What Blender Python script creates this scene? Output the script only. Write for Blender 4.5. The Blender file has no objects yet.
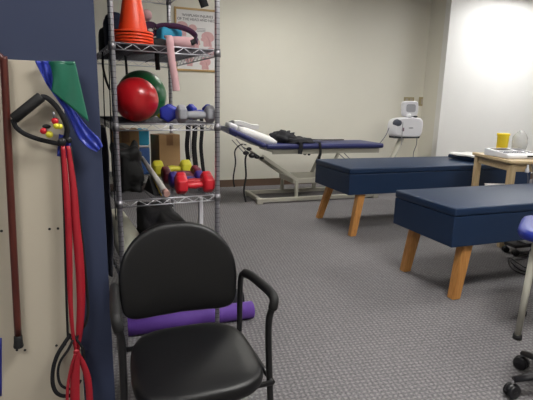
import bpy, bmesh, math, random
from math import sin, cos, pi, radians, sqrt
from mathutils import Vector, Matrix, Quaternion, noise
random.seed(7)
sc = bpy.context.scene
COL = sc.collection
V = Vector

# ------------------------------------------------------------------ camera
F = 450.0; H = 1.3; PITCH = radians(12.2); ROLL = radians(1.35); YAW = radians(20)
fw = V((sin(YAW)*cos(PITCH), cos(YAW)*cos(PITCH), -sin(PITCH)))
rt = V((cos(YAW), -sin(YAW), 0))
up = rt.cross(fw)
CX = rt*cos(ROLL) + up*sin(ROLL)
CY = up*cos(ROLL) - rt*sin(ROLL)
camd = bpy.data.cameras.new('camera'); cam = bpy.data.objects.new('camera', camd); COL.objects.link(cam)
camd.sensor_width = 36; camd.lens = F/533*36; camd.clip_start = 0.05
cam.matrix_world = Matrix(((CX.x, CY.x, -fw.x, 0), (CX.y, CY.y, -fw.y, 0), (CX.z, CY.z, -fw.z, H), (0, 0, 0, 1)))
sc.camera = cam

def ray(x, y): return fw + CX*((x-266.5)/F) + CY*((200-y)/F)
def onz(x, y, z=0.0):                       # point of a horizontal plane behind an image point
    d = ray(x, y); t = (z-H)/d.z; return V((t*d.x, t*d.y, z))
def ony(x, y, Y):                           # point of a plane parallel to the back wall
    d = ray(x, y); t = Y/d.y; return V((t*d.x, Y, H+t*d.z))

# ------------------------------------------------------------------ materials
def srgb(c):
    if isinstance(c, str):
        c = [int(c[i:i+2], 16)/255 for i in (0, 2, 4)]
    return tuple((v/12.92 if v <= .04045 else ((v+.055)/1.055)**2.4) for v in c) + (1.0,)
MATS = {}
def mat(name, col, rough=.5, metal=0, var=.06, scale=30, bump=0, bscale=None, coat=0, spec=.5, trans=0, sss=0):
    if name in MATS: return MATS[name]
    m = bpy.data.materials.new(name); m.use_nodes = True; MATS[name] = m
    nt = m.node_tree; b = nt.nodes['Principled BSDF']
    c = srgb(col)
    b.inputs['Roughness'].default_value = rough; b.inputs['Metallic'].default_value = metal
    b.inputs['Specular IOR Level'].default_value = spec
    b.inputs['Coat Weight'].default_value = coat
    b.inputs['Transmission Weight'].default_value = trans
    tc = nt.nodes.new('ShaderNodeTexCoord')
    n = nt.nodes.new('ShaderNodeTexNoise'); n.inputs['Scale'].default_value = scale; n.inputs['Detail'].default_value = 3
    nt.links.new(tc.outputs['Object'], n.inputs['Vector'])
    r = nt.nodes.new('ShaderNodeMapRange'); r.inputs['To Min'].default_value = 1-var; r.inputs['To Max'].default_value = 1+var
    nt.links.new(n.outputs['Fac'], r.inputs['Value'])
    mx = nt.nodes.new('ShaderNodeVectorMath'); mx.operation = 'SCALE'; mx.inputs[0].default_value = c[:3]
    nt.links.new(r.outputs['Result'], mx.inputs['Scale']); nt.links.new(mx.outputs['Vector'], b.inputs['Base Color'])
    if bump:
        n2 = nt.nodes.new('ShaderNodeTexNoise'); n2.inputs['Scale'].default_value = bscale or scale*4; n2.inputs['Detail'].default_value = 4
        nt.links.new(tc.outputs['Object'], n2.inputs['Vector'])
        bp = nt.nodes.new('ShaderNodeBump'); bp.inputs['Strength'].default_value = bump; bp.inputs['Distance'].default_value = .002
        nt.links.new(n2.outputs['Fac'], bp.inputs['Height']); nt.links.new(bp.outputs['Normal'], b.inputs['Normal'])
    return m

def wood(name, c1, c2, axis=2, rough=.45, scale=6):
    m = bpy.data.materials.new(name); m.use_nodes = True; MATS[name] = m
    nt = m.node_tree; b = nt.nodes['Principled BSDF']; b.inputs['Roughness'].default_value = rough
    tc = nt.nodes.new('ShaderNodeTexCoord'); mp = nt.nodes.new('ShaderNodeMapping')
    s = [scale*6]*3; s[axis] = scale*.5; mp.inputs['Scale'].default_value = s
    nt.links.new(tc.outputs['Object'], mp.inputs['Vector'])
    n = nt.nodes.new('ShaderNodeTexNoise'); n.inputs['Scale'].default_value = 2; n.inputs['Detail'].default_value = 6; n.inputs['Distortion'].default_value = .6
    nt.links.new(mp.outputs['Vector'], n.inputs['Vector'])
    cr = nt.nodes.new('ShaderNodeValToRGB'); cr.color_ramp.elements[0].color = srgb(c1); cr.color_ramp.elements[1].color = srgb(c2)
    cr.color_ramp.elements[0].position = .3; cr.color_ramp.elements[1].position = .7
    nt.links.new(n.outputs['Fac'], cr.inputs['Fac']); nt.links.new(cr.outputs['Color'], b.inputs['Base Color'])
    return m

def carpet():
    m = bpy.data.materials.new('carpet'); m.use_nodes = True
    nt = m.node_tree; b = nt.nodes['Principled BSDF']; b.inputs['Roughness'].default_value = .95; b.inputs['Specular IOR Level'].default_value = .1
    L = nt.links.new
    tc = nt.nodes.new('ShaderNodeTexCoord')
    mp = nt.nodes.new('ShaderNodeMapping'); mp.inputs['Rotation'].default_value = (0, 0, radians(8))
    L(tc.outputs['Object'], mp.inputs['Vector'])
    # distorted brick cells give the woven zigzag ribs
    w1 = nt.nodes.new('ShaderNodeTexWave'); w1.wave_type = 'BANDS'; w1.bands_direction = 'X'
    w1.inputs['Scale'].default_value = 12; w1.inputs['Distortion'].default_value = 2.2; w1.inputs['Detail'].default_value = 2; w1.inputs['Detail Scale'].default_value = 6
    w2 = nt.nodes.new('ShaderNodeTexWave'); w2.wave_type = 'BANDS'; w2.bands_direction = 'Y'
    w2.inputs['Scale'].default_value = 12; w2.inputs['Distortion'].default_value = 3; w2.inputs['Detail'].default_value = 2; w2.inputs['Detail Scale'].default_value = 5
    L(mp.outputs['Vector'], w1.inputs['Vector']); L(mp.outputs['Vector'], w2.inputs['Vector'])
    mul = nt.nodes.new('ShaderNodeMath'); mul.operation = 'MULTIPLY'; L(w1.outputs['Fac'], mul.inputs[0]); L(w2.outputs['Fac'], mul.inputs[1])
    n = nt.nodes.new('ShaderNodeTexNoise'); n.inputs['Scale'].default_value = 90; n.inputs['Detail'].default_value = 4
    L(mp.outputs['Vector'], n.inputs['Vector'])
    big = nt.nodes.new('ShaderNodeTexNoise'); big.inputs['Scale'].default_value = 1.5; L(mp.outputs['Vector'], big.inputs['Vector'])
    ad = nt.nodes.new('ShaderNodeMath'); ad.operation = 'MULTIPLY_ADD'; ad.inputs[1].default_value = .45
    L(mul.outputs[0], ad.inputs[0]); L(n.outputs['Fac'], ad.inputs[2])
    ad2 = nt.nodes.new('ShaderNodeMath'); ad2.operation = 'MULTIPLY_ADD'; ad2.inputs[1].default_value = .15
    L(big.outputs['Fac'], ad2.inputs[0]); L(ad.outputs[0], ad2.inputs[2])
    cr = nt.nodes.new('ShaderNodeValToRGB')
    cr.color_ramp.elements[0].position = .42; cr.color_ramp.elements[0].color = srgb('615f62')
    cr.color_ramp.elements[1].position = 1.05; cr.color_ramp.elements[1].color = srgb('908d8f')
    L(ad2.outputs[0], cr.inputs['Fac']); L(cr.outputs['Color'], b.inputs['Base Color'])
    bp = nt.nodes.new('ShaderNodeBump'); bp.inputs['Strength'].default_value = .35; bp.inputs['Distance'].default_value = .003
    L(ad.outputs[0], bp.inputs['Height']); L(bp.outputs['Normal'], b.inputs['Normal'])
    return m

def emit(name, col, s):
    m = bpy.data.materials.new(name); m.use_nodes = True; MATS[name] = m
    b = m.node_tree.nodes['Principled BSDF']
    b.inputs['Base Color'].default_value = srgb(col); b.inputs['Emission Color'].default_value = srgb(col); b.inputs['Emission Strength'].default_value = s
    return m

M_wall = mat('cream_wall_paint', 'e9e6da', .85, var=.02, scale=3, bump=.15, bscale=220)
M_wallr = mat('white_wall_paint', 'efeeeb', .8, var=.02, scale=3, bump=.15, bscale=220)
M_blue = mat('navy_wall_paint', '2f3854', .7, var=.03, scale=5, bump=.1, bscale=200)
M_ceil = mat('ceiling_tile', 'bdb8ae', .9, var=.05, scale=60, bump=.3)
M_panel = mat('cream_laminate', 'bdb4a4', .45, var=.02, scale=2)
M_base = mat('taupe_baseboard', '6a5547', .6)
M_black = mat('black_plastic', '15151a', .4)
M_vinylb = mat('black_vinyl', '0d0d10', .42, spec=.35, var=.05, scale=20, bump=.12, bscale=260)
M_frame = mat('black_steel', '121214', .35, spec=.5)
M_rubber = mat('black_rubber', '121214', .65)
M_webb = mat('black_webbing', '141419', .85, bump=.4, bscale=500)
M_navy = mat('navy_vinyl', '1c304e', .46, spec=.35, var=.06, scale=12, bump=.1, bscale=240)
M_royal = mat('royal_blue_vinyl', '22308a', .38, var=.05, scale=14)
M_trac = mat('indigo_vinyl', '2f3468', .4, var=.08, scale=14)
M_steel = mat('chrome_wire', 'c4c3ca', .42, .85, var=.05)
M_shadewire = mat('shaded_wire', '5d5c62', .5, .7)  # darker copy of the chrome wire: shade under the shelves put into the colour
M_steeld = mat('dull_steel', '8d8b90', .45, .8)
M_cream = mat('cream_metal', 'b9b6aa', .45, .1)
M_white = mat('white_plastic', 'e4e4ea', .35, var=.01)
M_towel = mat('white_towel', 'ecebea', .9, bump=.6, bscale=160)
M_oak = wood('oak_leg', 'b0763c', 'cf9656', 2)
M_pine = wood('pale_birch', 'b99f78', 'd0ba94', 0, .5)
M_pinel = wood('pale_birch_leg', 'b99f78', 'd0ba94', 2, .5)
M_frameo = wood('poster_oak', 'b08d55', 'c6a46a', 0, .4)
M_cane = wood('mahogany', '451c18', '5c2a22', 2, .3)
M_cone = mat('orange_cone', 'f04a22', .4, var=.03)
M_red = mat('red_rubber', 'c01822', .3, var=.04, coat=.2)
M_green = mat('green_rubber', '0d6a3a', .35, coat=.2)
M_redv = mat('red_vinyl_coat', 'c8202e', .38, spec=.5)
M_maroon = mat('maroon_vinyl_coat', '6a1a2c', .45)
M_purple = mat('purple_vinyl_coat', '3d2a80', .45)
M_yellow = mat('yellow_vinyl_coat', 'd8cf3a', .45)
M_bluev = mat('blue_vinyl_coat', '2a36a8', .45)
M_gray = mat('grey_vinyl_coat', '96979e', .45)
M_card = mat('cardboard', '9a7a55', .85, bump=.2)
M_tape = mat('packing_tape', '7d5a38', .35)
M_redband = mat('red_latex', 'a51c2b', .45)
M_greenband = mat('green_latex', '12604a', .42, bump=.5, bscale=40)
M_blueband = mat('blue_latex', '2f3ea6', .38, bump=.5, bscale=60)
M_pinks = mat('pink_webbing', 'c9a0a4', .85, bump=.4, bscale=300)
M_purps = mat('plum_webbing', '4a2b4c', .8, bump=.4, bscale=300)
M_teal = mat('teal_fabric', '2f9bc4', .7)
M_mat = mat('purple_foam', '5c3792', .7, bump=.3, bscale=120)
M_foam = mat('white_foam', 'cfcdbd', .85, bump=.3, bscale=140)
M_yplast = mat('yellow_plastic', 'f6da2e', .4)
M_clear = mat('clear_plastic', 'f4f6f6', .25, trans=.6, spec=.5)
M_paper = mat('white_paper', 'e8e6e6', .7, var=.01)
M_ink = mat('black_ink', '35323c', .8)
M_ink2 = mat('grey_ink', '8f8d96', .8)
M_flesh = mat('pink_print', 'd9aeb0', .8, var=.15, scale=40)
M_fleshd = mat('rose_print', 'b97a80', .8, var=.2, scale=60)
M_cordl = mat('light_grey_cord', 'a5a5ab', .5)
M_beige = mat('beige_plate', 'b3a682', .5)
M_dkgrey = mat('charcoal_fabric', '24242a', .85, bump=.6, bscale=60)
M_grey = mat('mid_grey_plastic', '6d6d74', .5)
M_screen = mat('grey_screen', 'a6a7ae', .25)
M_bag = mat('black_nylon', '0a0a0c', .7, bump=.8, bscale=50)
M_navybag = mat('navy_cloth', '222a44', .8, bump=.5, bscale=80)

def grooved():
    m = mat('grooved_chrome', 'c2c1c8', .38, .85, var=.03); nt = m.node_tree; b = nt.nodes['Principled BSDF']; L = nt.links.new
    tc = nt.nodes.new('ShaderNodeTexCoord'); sp = nt.nodes.new('ShaderNodeSeparateXYZ'); L(tc.outputs['Object'], sp.inputs[0])
    mo = nt.nodes.new('ShaderNodeMath'); mo.operation = 'PINGPONG'; mo.inputs[1].default_value = .0127; L(sp.outputs['Z'], mo.inputs[0])
    lt = nt.nodes.new('ShaderNodeMath'); lt.operation = 'LESS_THAN'; lt.inputs[1].default_value = .0014; L(mo.outputs[0], lt.inputs[0])
    mx = nt.nodes.new('ShaderNodeMix'); mx.data_type = 'RGBA'; mx.inputs['A'].default_value = srgb('c2c1c8'); mx.inputs['B'].default_value = srgb('7d7c82')
    L(lt.outputs[0], mx.inputs['Factor']); L(mx.outputs['Result'], b.inputs['Base Color'])
    bp = nt.nodes.new('ShaderNodeBump'); bp.inputs['Distance'].default_value = .001; bp.invert = True; L(lt.outputs[0], bp.inputs['Height']); L(bp.outputs['Normal'], b.inputs['Normal'])
    return m
M_post = grooved()
# ------------------------------------------------------------------ mesh helpers
def box(bm, c, s, rot=None, bev=0, seg=2, taper=1):
    r = bmesh.ops.create_cube(bm, size=1); vs = r['verts']
    c = V(c)
    for v in vs:
        t = taper if v.co.z < 0 else 1
        v.co = V((v.co.x*s[0]*t, v.co.y*s[1]*t, v.co.z*s[2]))
    if bev:
        es = list({e for v in vs for e in v.link_edges})
        rr = bmesh.ops.bevel(bm, geom=es+vs, offset=bev, segments=seg, affect='EDGES', profile=.5)
        vs = list({v for f in rr['faces'] for v in f.verts} | {v for v in vs if v.is_valid})
        # collect connected island
        seen = set(vs); st = list(vs)
        while st:
            v = st.pop()
            for e in v.link_edges:
                o = e.other_vert(v)
                if o not in seen: seen.add(o); st.append(o)
        vs = list(seen)
    M = rot if rot is not None else Matrix.Identity(3)
    for v in vs: v.co = M @ v.co + c
    return vs

def frames(pts, closed=False):
    n = len(pts); T = []
    for i in range(n):
        a = pts[(i-1) % n] if (closed or i > 0) else pts[i]
        b = pts[(i+1) % n] if (closed or i < n-1) else pts[i]
        t = (b-a); T.append(t.normalized() if t.length > 1e-9 else V((0, 0, 1)))
    ref = V((0, 0, 1)) if abs(T[0].z) < .9 else V((1, 0, 0))
    u = T[0].cross(ref).normalized(); out = []
    for i in range(n):
        if i:
            q = T[i-1].rotation_difference(T[i]); u = (q @ u); u = (u - T[i]*u.dot(T[i])).normalized()
        out.append((T[i], u, T[i].cross(u)))
    return out

def smooth_path(pts, n=6, closed=False):
    pts = [V(p) for p in pts]; N = len(pts); out = []
    rng = range(N if closed else N-1)
    for i in rng:
        g = lambda k: pts[k % N] if closed else pts[max(0, min(N-1, k))]
        p0, p1, p2, p3 = g(i-1), g(i), g(i+1), g(i+2)
        for j in range(n):
            t = j/n
            out.append(.5*((2*p1)+(-p0+p2)*t+(2*p0-5*p1+4*p2-p3)*t*t+(-p0+3*p1-3*p2+p3)*t**3))
    if not closed: out.append(pts[-1])
    return out

def tube(bm, pts, r, seg=10, closed=False, cap=True, flat=1.0):
    pts = [V(p) for p in pts]; fr = frames(pts, closed); rings = []
    for i, (p, (T, u, w)) in enumerate(zip(pts, fr)):
        rr = r[i] if isinstance(r, (list, tuple)) else r
        rings.append([bm.verts.new(p + u*cos(2*pi*k/seg)*rr + w*sin(2*pi*k/seg)*rr*flat) for k in range(seg)])
    n = len(rings)
    for i in range(n if closed else n-1):
        a, b = rings[i], rings[(i+1) % n]
        for k in range(seg):
            f = bm.faces.new((a[k], a[(k+1) % seg], b[(k+1) % seg], b[k])); f.smooth = True
    if cap and not closed:
        bm.faces.new(rings[0][::-1]); bm.faces.new(rings[-1])

def cyl(bm, a, b, r, seg=16, r2=None): tube(bm, [a, b], [r, r if r2 is None else r2], seg)

def lathe(bm, prof, o=(0, 0, 0), axis=(0, 0, 1), seg=32):
    o = V(o); A = V(axis).normalized(); ref = V((0, 0, 1)) if abs(A.z) < .9 else V((1, 0, 0))
    U = A.cross(ref).normalized(); W = A.cross(U); rings = []
    for (r, h) in prof:
        if r < 1e-6: rings.append([bm.verts.new(o+A*h)])
        else: rings.append([bm.verts.new(o+A*h+U*r*cos(2*pi*k/seg)+W*r*sin(2*pi*k/seg)) for k in range(seg)])
    for a, b in zip(rings, rings[1:]):
        for k in range(seg):
            k2 = (k+1) % seg
            if len(a) == 1 and len(b) == 1: continue
            if len(a) == 1: f = bm.faces.new((a[0], b[k2], b[k]))
            elif len(b) == 1: f = bm.faces.new((a[k], a[k2], b[0]))
            else: f = bm.faces.new((a[k], a[k2], b[k2], b[k]))
            f.smooth = True
    if len(rings[0]) > 1: bm.faces.new(rings[0][::-1])
    if len(rings[-1]) > 1: bm.faces.new(rings[-1])

def ball(bm, c, r, sx=1, sy=1, sz=1, seg=32, rough=0, rot=None):
    rr = bmesh.ops.create_uvsphere(bm, u_segments=seg, v_segments=seg//2, radius=1)
    c = V(c)
    for v in rr['verts']:
        d = v.co.copy(); k = 1 + rough*noise.noise(d*2.3+c*7)
        p = V((d.x*r*sx*k, d.y*r*sy*k, d.z*r*sz*k))
        v.co = (rot @ p if rot else p) + c
    for v in rr['verts']:
        for f in v.link_faces: f.smooth = True

def ribbon(bm, pts, width, thick=.002, wd=(1, 0, 0)):
    """flat strap: rectangle section swept along pts; wd = direction (or list) of its width"""
    pts = [V(p) for p in pts]; n = len(pts); rings = []
    for i, p in enumerate(pts):
        a = pts[max(0, i-1)]; b = pts[min(n-1, i+1)]; T = (b-a).normalized()
        w = V(wd[i] if isinstance(wd, list) else wd)
        w = (w - T*w.dot(T)).normalized(); N = T.cross(w)
        ww = (width[i] if isinstance(width, (list, tuple)) else width)/2; t = thick/2
        rings.append([bm.verts.new(p+w*x*ww+N*y*t) for x, y in ((-1, -1), (1, -1), (1, 1), (-1, 1))])
    for a, b in zip(rings, rings[1:]):
        for k in range(4):
            f = bm.faces.new((a[k], a[(k+1) % 4], b[(k+1) % 4], b[k])); f.smooth = (k % 2 == 0)
    bm.faces.new(rings[0][::-1]); bm.faces.new(rings[-1])

def flat_ribbon(bm, P, w, th=.003):
    wd = []
    for i in range(len(P)):
        t = (P[min(len(P)-1, i+1)]-P[max(0, i-1)]).normalized(); wd.append(t.cross(V((0, 1, 0))).normalized())
    ribbon(bm, P, w, th, wd)
def prism(bm, pts, off, smooth=False):
    """pts: planar outline (3D), extruded by vector off"""
    off = V(off); a = [bm.verts.new(V(p)) for p in pts]; b = [bm.verts.new(V(p)+off) for p in pts]
    n = len(a)
    bm.faces.new(a[::-1]); bm.faces.new(b)
    for k in range(n):
        f = bm.faces.new((a[k], a[(k+1) % n], b[(k+1) % n], b[k])); f.smooth = smooth

def grid(bm, fn, nu, nv, thick=0.002):
    """sheet from fn(u,v)->Vector, given thickness"""
    P = [[fn(i/nu, j/nv) for j in range(nv+1)] for i in range(nu+1)]
    T, B = [], []
    for i in range(nu+1):
        rt_, rb_ = [], []
        for j in range(nv+1):
            du = P[min(nu, i+1)][j]-P[max(0, i-1)][j]; dv = P[i][min(nv, j+1)]-P[i][max(0, j-1)]
            n = du.cross(dv); n = n.normalized() if n.length > 1e-9 else V((0, 0, 1))
            rt_.append(bm.verts.new(P[i][j]+n*thick/2)); rb_.append(bm.verts.new(P[i][j]-n*thick/2))
        T.append(rt_); B.append(rb_)
    for i in range(nu):
        for j in range(nv):
            f = bm.faces.new((T[i][j], T[i+1][j], T[i+1][j+1], T[i][j+1])); f.smooth = True
            f = bm.faces.new((B[i][j], B[i][j+1], B[i+1][j+1], B[i+1][j])); f.smooth = True
    for i in range(nu):
        bm.faces.new((T[i][0], B[i][0], B[i+1][0], T[i+1][0])); bm.faces.new((T[i+1][nv], B[i+1][nv], B[i][nv], T[i][nv]))
    for j in range(nv):
        bm.faces.new((T[0][j+1], B[0][j+1], B[0][j], T[0][j])); bm.faces.new((T[nu][j], B[nu][j], B[nu][j+1], T[nu][j+1]))

# ------------------------------------------------------------------ object helpers
def NB(): return bmesh.new()
SPLIT = {'crossbar', 'diagonal_strut', 'lift_column', 'clamp_knob', 'lever_rod', 'apron', 'glide', 'bracket', 'welt_seam', 'socket', 'connector', 'tape', 'tube', 'cable', 'webbing_loop', 'trim', 'webbing', 'leg_glide', 'floor_stand'}
def islands(bm):
    seen = set(); out = []
    for v in bm.verts:
        if v in seen: continue
        st = [v]; seen.add(v); isl = []
        while st:
            a = st.pop(); isl.append(a)
            for e in a.link_edges:
                o = e.other_vert(a)
                if o not in seen: seen.add(o); st.append(o)
        out.append(isl)
    return out
def link_mesh(name, bm, m, parent=None, local=False, sharp=35):
    if name in SPLIT and parent:
        isl = islands(bm)
        if len(isl) > 1:
            for k in range(1, len(isl)):
                keep = {v.index for v in isl[k]} if False else None
            bm.verts.index_update(); sets = [set(v.index for v in i_) for i_ in isl]
            for k in range(1, len(isl)):
                b2 = bm.copy(); b2.verts.ensure_lookup_table()
                bmesh.ops.delete(b2, geom=[v for v in b2.verts if v.index not in sets[k]], context='VERTS')
                link_one(name, b2, m, parent, local)
            bmesh.ops.delete(bm, geom=[v for v in bm.verts if v.index not in sets[0]], context='VERTS')
    return link_one(name, bm, m, parent, local)
def link_one(name, bm, m, parent=None, local=False):
    bmesh.ops.recalc_face_normals(bm, faces=bm.faces)
    me = bpy.data.meshes.new(name); bm.to_mesh(me); bm.free()
    me.materials.append(m)
    o = bpy.data.objects.new(name, me); COL.objects.link(o)
    if parent:
        o.parent = parent
        if not local:                                   # built in world coordinates
            inv = (WM(parent)).inverted(); me.transform(inv)
    return o
def WM(o):
    m = Matrix.LocRotScale(o.location, o.rotation_euler, o.scale)
    return WM(o.parent) @ m if o.parent else m
def rebase(o):
    me = o.data; xs = [v.co for v in me.vertices]
    lo = V((min(v.x for v in xs), min(v.y for v in xs), min(v.z for v in xs))); hi = V((max(v.x for v in xs), max(v.y for v in xs), max(v.z for v in xs)))
    b = V(((lo.x+hi.x)/2, (lo.y+hi.y)/2, lo.z)); me.transform(Matrix.Translation(-b)); o.location = o.location + b
def tag(o, label, cat, group=None):
    o['label'] = label; o['category'] = cat
    if group: o['group'] = group
    return o
def thing(name, label, cat, loc=(0, 0, 0), rz=0, group=None):
    o = bpy.data.objects.new(name, None); COL.objects.link(o); o.empty_display_size = .1
    o.location = loc; o.rotation_euler = (0, 0, rz); return tag(o, label, cat, group)
def single(name, bm, m, label, cat, group=None):
    o = link_mesh(name, bm, m); rebase(o); return tag(o, label, cat, group)
def struct(name, bm, m, parent=None):
    o = link_mesh(name, bm, m, parent)
    if not parent: o['kind'] = 'structure'
    return o
def dup(root, loc=None, rot=None, label=None, group=None):
    r = root.copy(); COL.objects.link(r)
    if loc is not None: r.location = loc
    if rot is not None: r.rotation_euler = rot
    if label: r['label'] = label
    if group: r['group'] = group
    for ch in list(root.children):
        c = ch.copy(); COL.objects.link(c); c.parent = r
        for g in list(ch.children):
            d = g.copy(); COL.objects.link(d); d.parent = c
    return r
def text_mesh(s, size, align='CENTER', extrude=.0004):
    cu = bpy.data.curves.new('t', 'FONT'); cu.body = s; cu.size = size; cu.align_x = align; cu.extrude = extrude
    o = bpy.data.objects.new('t', cu); COL.objects.link(o)
    dg = bpy.context.evaluated_depsgraph_get(); me = bpy.data.meshes.new_from_object(o.evaluated_get(dg))
    COL.objects.unlink(o); bpy.data.objects.remove(o); return me
def text_part(name, s, size, loc, m, parent, align='CENTER', rotm=None):
    me = text_mesh(s, size, align); me.name = name
    R = rotm if rotm is not None else Matrix.Rotation(pi/2, 4, 'X')
    me.transform(Matrix.Translation(loc) @ R); me.materials.clear(); me.materials.append(m)
    me.transform(WM(parent).inverted())
    o = bpy.data.objects.new(name, me); COL.objects.link(o); o.parent = parent; return o

# ================================================================== THE ROOM
YB = 6.72; XR = 5.33; CEIL = 3.12; YBUMP = 6.24; XEDGE = 5.50
def slab(name, lo, hi, m, parent=None):
    bm = NB(); lo = V(lo); hi = V(hi); box(bm, (lo+hi)/2, hi-lo); return struct(name, bm, m, parent)
M_carpet = carpet()
slab('floor', (-2.6, -2.6, -.1), (8.2, YB+.1, 0), M_carpet)
slab('ceiling', (-2.6, -2.6, CEIL), (8.2, YB+.1, CEIL+.1), M_ceil)
slab('wall_back', (-2.6, YB, 0), (8.2, YB+.1, CEIL), M_wall)
slab('wall_recess', (XR, YBUMP+.12, 0), (XR+.12, YB, CEIL), M_wall)
slab('wall_right', (XR, YBUMP, 0), (8.2, YBUMP+.12, CEIL), M_wallr)
slab('wall_side', (8.1, -2.6, 0), (8.2, YBUMP, CEIL), M_wallr)
slab('wall_front', (-2.6, -2.7, 0), (8.2, -2.6, CEIL), M_wall)
slab('wall_far_left', (-2.7, -2.6, 0), (-2.6, YB, CEIL), M_blue)
YW = 1.70
slab('wall_left', (-2.6, YW, 0), (-.008, YW+.11, CEIL), M_blue)
slab('baseboard_back', (-2.6, YB-.012, 0), (XR, YB, .11), M_base)
slab('baseboard_recess', (XR-.012, YBUMP, 0), (XR, YB-.012, .11), M_base)
slab('baseboard_right', (XR-.012, YBUMP-.012, 0), (8.1, YBUMP, .11), M_base)

def troffer(x, y, w, d, m, label):
    t = thing('ceiling_light', label, 'ceiling light', (x, y, CEIL), 0, 'recessed ceiling light panels')
    bm = NB()
    for sx in (-1, 1): box(bm, (sx*(w/2+.015), 0, -.006), (.03, d+.06, .012), bev=.002)
    for sy in (-1, 1): box(bm, (0, sy*(d/2+.015), -.006), (w, .03, .012), bev=.002)
    link_mesh('frame', bm, M_white, t, True)
    bm = NB(); box(bm, (0, 0, -.004), (w, d, .006)); link_mesh('diffuser', bm, m, t, True)
M_glow = emit('lamp_diffuser', 'fffcf4', 14.0)
M_glow2 = emit('lamp_diffuser_cool', 'ffffff', 13.0)
troffer(2.3, 4.9, 1.2, .6, M_glow, 'ceiling light panel above the blue treatment benches')
troffer(6.5, 5.4, 1.2, .6, M_glow2, 'ceiling light panel near the white right wall')
troffer(4.6, 2.2, 1.2, .6, M_glow, 'ceiling light panel above the rolling stool')
troffer(1.5, .7, 1.2, .6, emit('lamp_diffuser_front', 'fffdf8', 24.0), 'ceiling light panel in front of the black armchair')
troffer(-1.3, -.4, 1.2, .6, M_glow, 'ceiling light panel before the navy wall with the cream panel')

# ================================================================== POSTER + OUTLETS (back wall)
pl = ony(174, 6.5, YB); pb = ony(178, 72, YB)
x0, z1 = pl.x, pl.z; z0 = ony(196, 71.5, YB).z; x1 = ony(216.6, 40, YB).x
PW, PH = x1-x0, z1-z0
po = thing('framed_poster', 'anatomy chart poster in a thin oak frame on the cream back wall', 'poster', ((x0+x1)/2, YB, z0))
bm = NB(); fwid = .028
for sx in (x0+fwid/2, x1-fwid/2): box(bm, (sx, YB-.011, (z0+z1)/2), (fwid, .02, PH), bev=.003)
for sz in (z0+fwid/2, z1-fwid/2): box(bm, ((x0+x1)/2, YB-.011, sz), (PW-2*fwid, .02, fwid), bev=.003)
link_mesh('frame', bm, M_frameo, po)
bm = NB(); box(bm, ((x0+x1)/2, YB-.006, (z0+z1)/2), (PW-2*fwid, .008, PH-2*fwid)); link_mesh('printed_sheet', bm, M_paper, po)
ip = lambda u, v: V((x0+u*PW, YB-.0115, z1-v*PH))
def words(line, u, v, size):
    me = text_mesh(line, size); wtot = max(q.co.x for q in me.vertices)-min(q.co.x for q in me.vertices)
    x_ = ip(u, v).x - wtot/2; n = 0
    full = wtot/len(line)
    for wd_ in line.split(' '):
        mw = text_mesh(wd_, size); ww = max(q.co.x for q in mw.vertices)-min(q.co.x for q in mw.vertices)
        text_part('title_word', wd_, size, V((x_+ww/2, ip(u, v).y, ip(u, v).z)), M_ink, po); x_ += ww+size*.28
words('WHIPLASH INJURIES', .55, .135, .050); words('OF THE HEAD AND NECK', .55, .195, .050)
def head_print(u, v, s, flip, m, m2):
    prof = [(0, -.5), (.3, -.5), (.32, -.2), (.48, -.12), (.5, 0), (.42, .1), (.46, .18), (.38, .36), (.1, .5), (-.25, .45), (-.45, .2), (-.42, -.05), (-.25, -.2), (-.3, -.5)]
    o = ip(u, v)
    bm = NB(); pts = smooth_path([o+V((flip*a*s, 0, b*s)) for a, b in prof], 4, True)
    prism(bm, pts, (0, -.0006, 0)); link_mesh('head_illustration', bm, m, po)
    bm = NB(); tube(bm, smooth_path([o+V((flip*a*s, -.001, b*s)) for a, b in ((-.15, -.45), (-.12, -.15), (-.05, .05), (.1, .2))], 4), .008*s/.2, 6, flat=.1); link_mesh('spine_illustration', bm, m2, po)
for a in ((.17, .33, .19, 1), (.42, .33, .13, -1), (.78, .47, .2, -1), (.2, .62, .17, 1), (.86, .68, .14, 1), (.72, .86, .17, -1), (.34, .84, .13, 1), (.5, .55, .12, 1)):
    head_print(*a[:3], a[3], M_flesh, M_fleshd)
for u, v, n in ((.62, .31, 3), (.42, .5, 3), (.56, .72, 3), (.12, .76, 3)):
    for k in range(n):
        bm = NB(); box(bm, ip(u, v+k*.022), (.13, .001, .006)); link_mesh('caption_line', bm, M_ink2, po)

def plate(px0, py0, px1, py1, lab):
    a = ony(px0, py0, YB); b = ony(px1, py1, YB); c = (a+b)/2
    t = thing('wall_plate', lab, 'wall plate', (c.x, YB, c.z-.06))
    w, h = abs(b.x-a.x), abs(a.z-b.z)
    bm = NB(); box(bm, (c.x, YB-.004, c.z), (w, .007, h), bev=.002); link_mesh('cover', bm, M_beige, t)
    bm = NB()
    n = 2 if w > h else 1
    for k in range(n): box(bm, (c.x+(k-(n-1)/2)*w*.45, YB-.009, c.z), (w*.28, .004, h*.6), bev=.001)
    link_mesh('socket', bm, M_panel, t)
plate(404, 97, 413.5, 103.5, 'wide beige double wall plate on the back wall')
plate(419, 97, 424, 106, 'narrow beige single wall plate beside the wider one')

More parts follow.
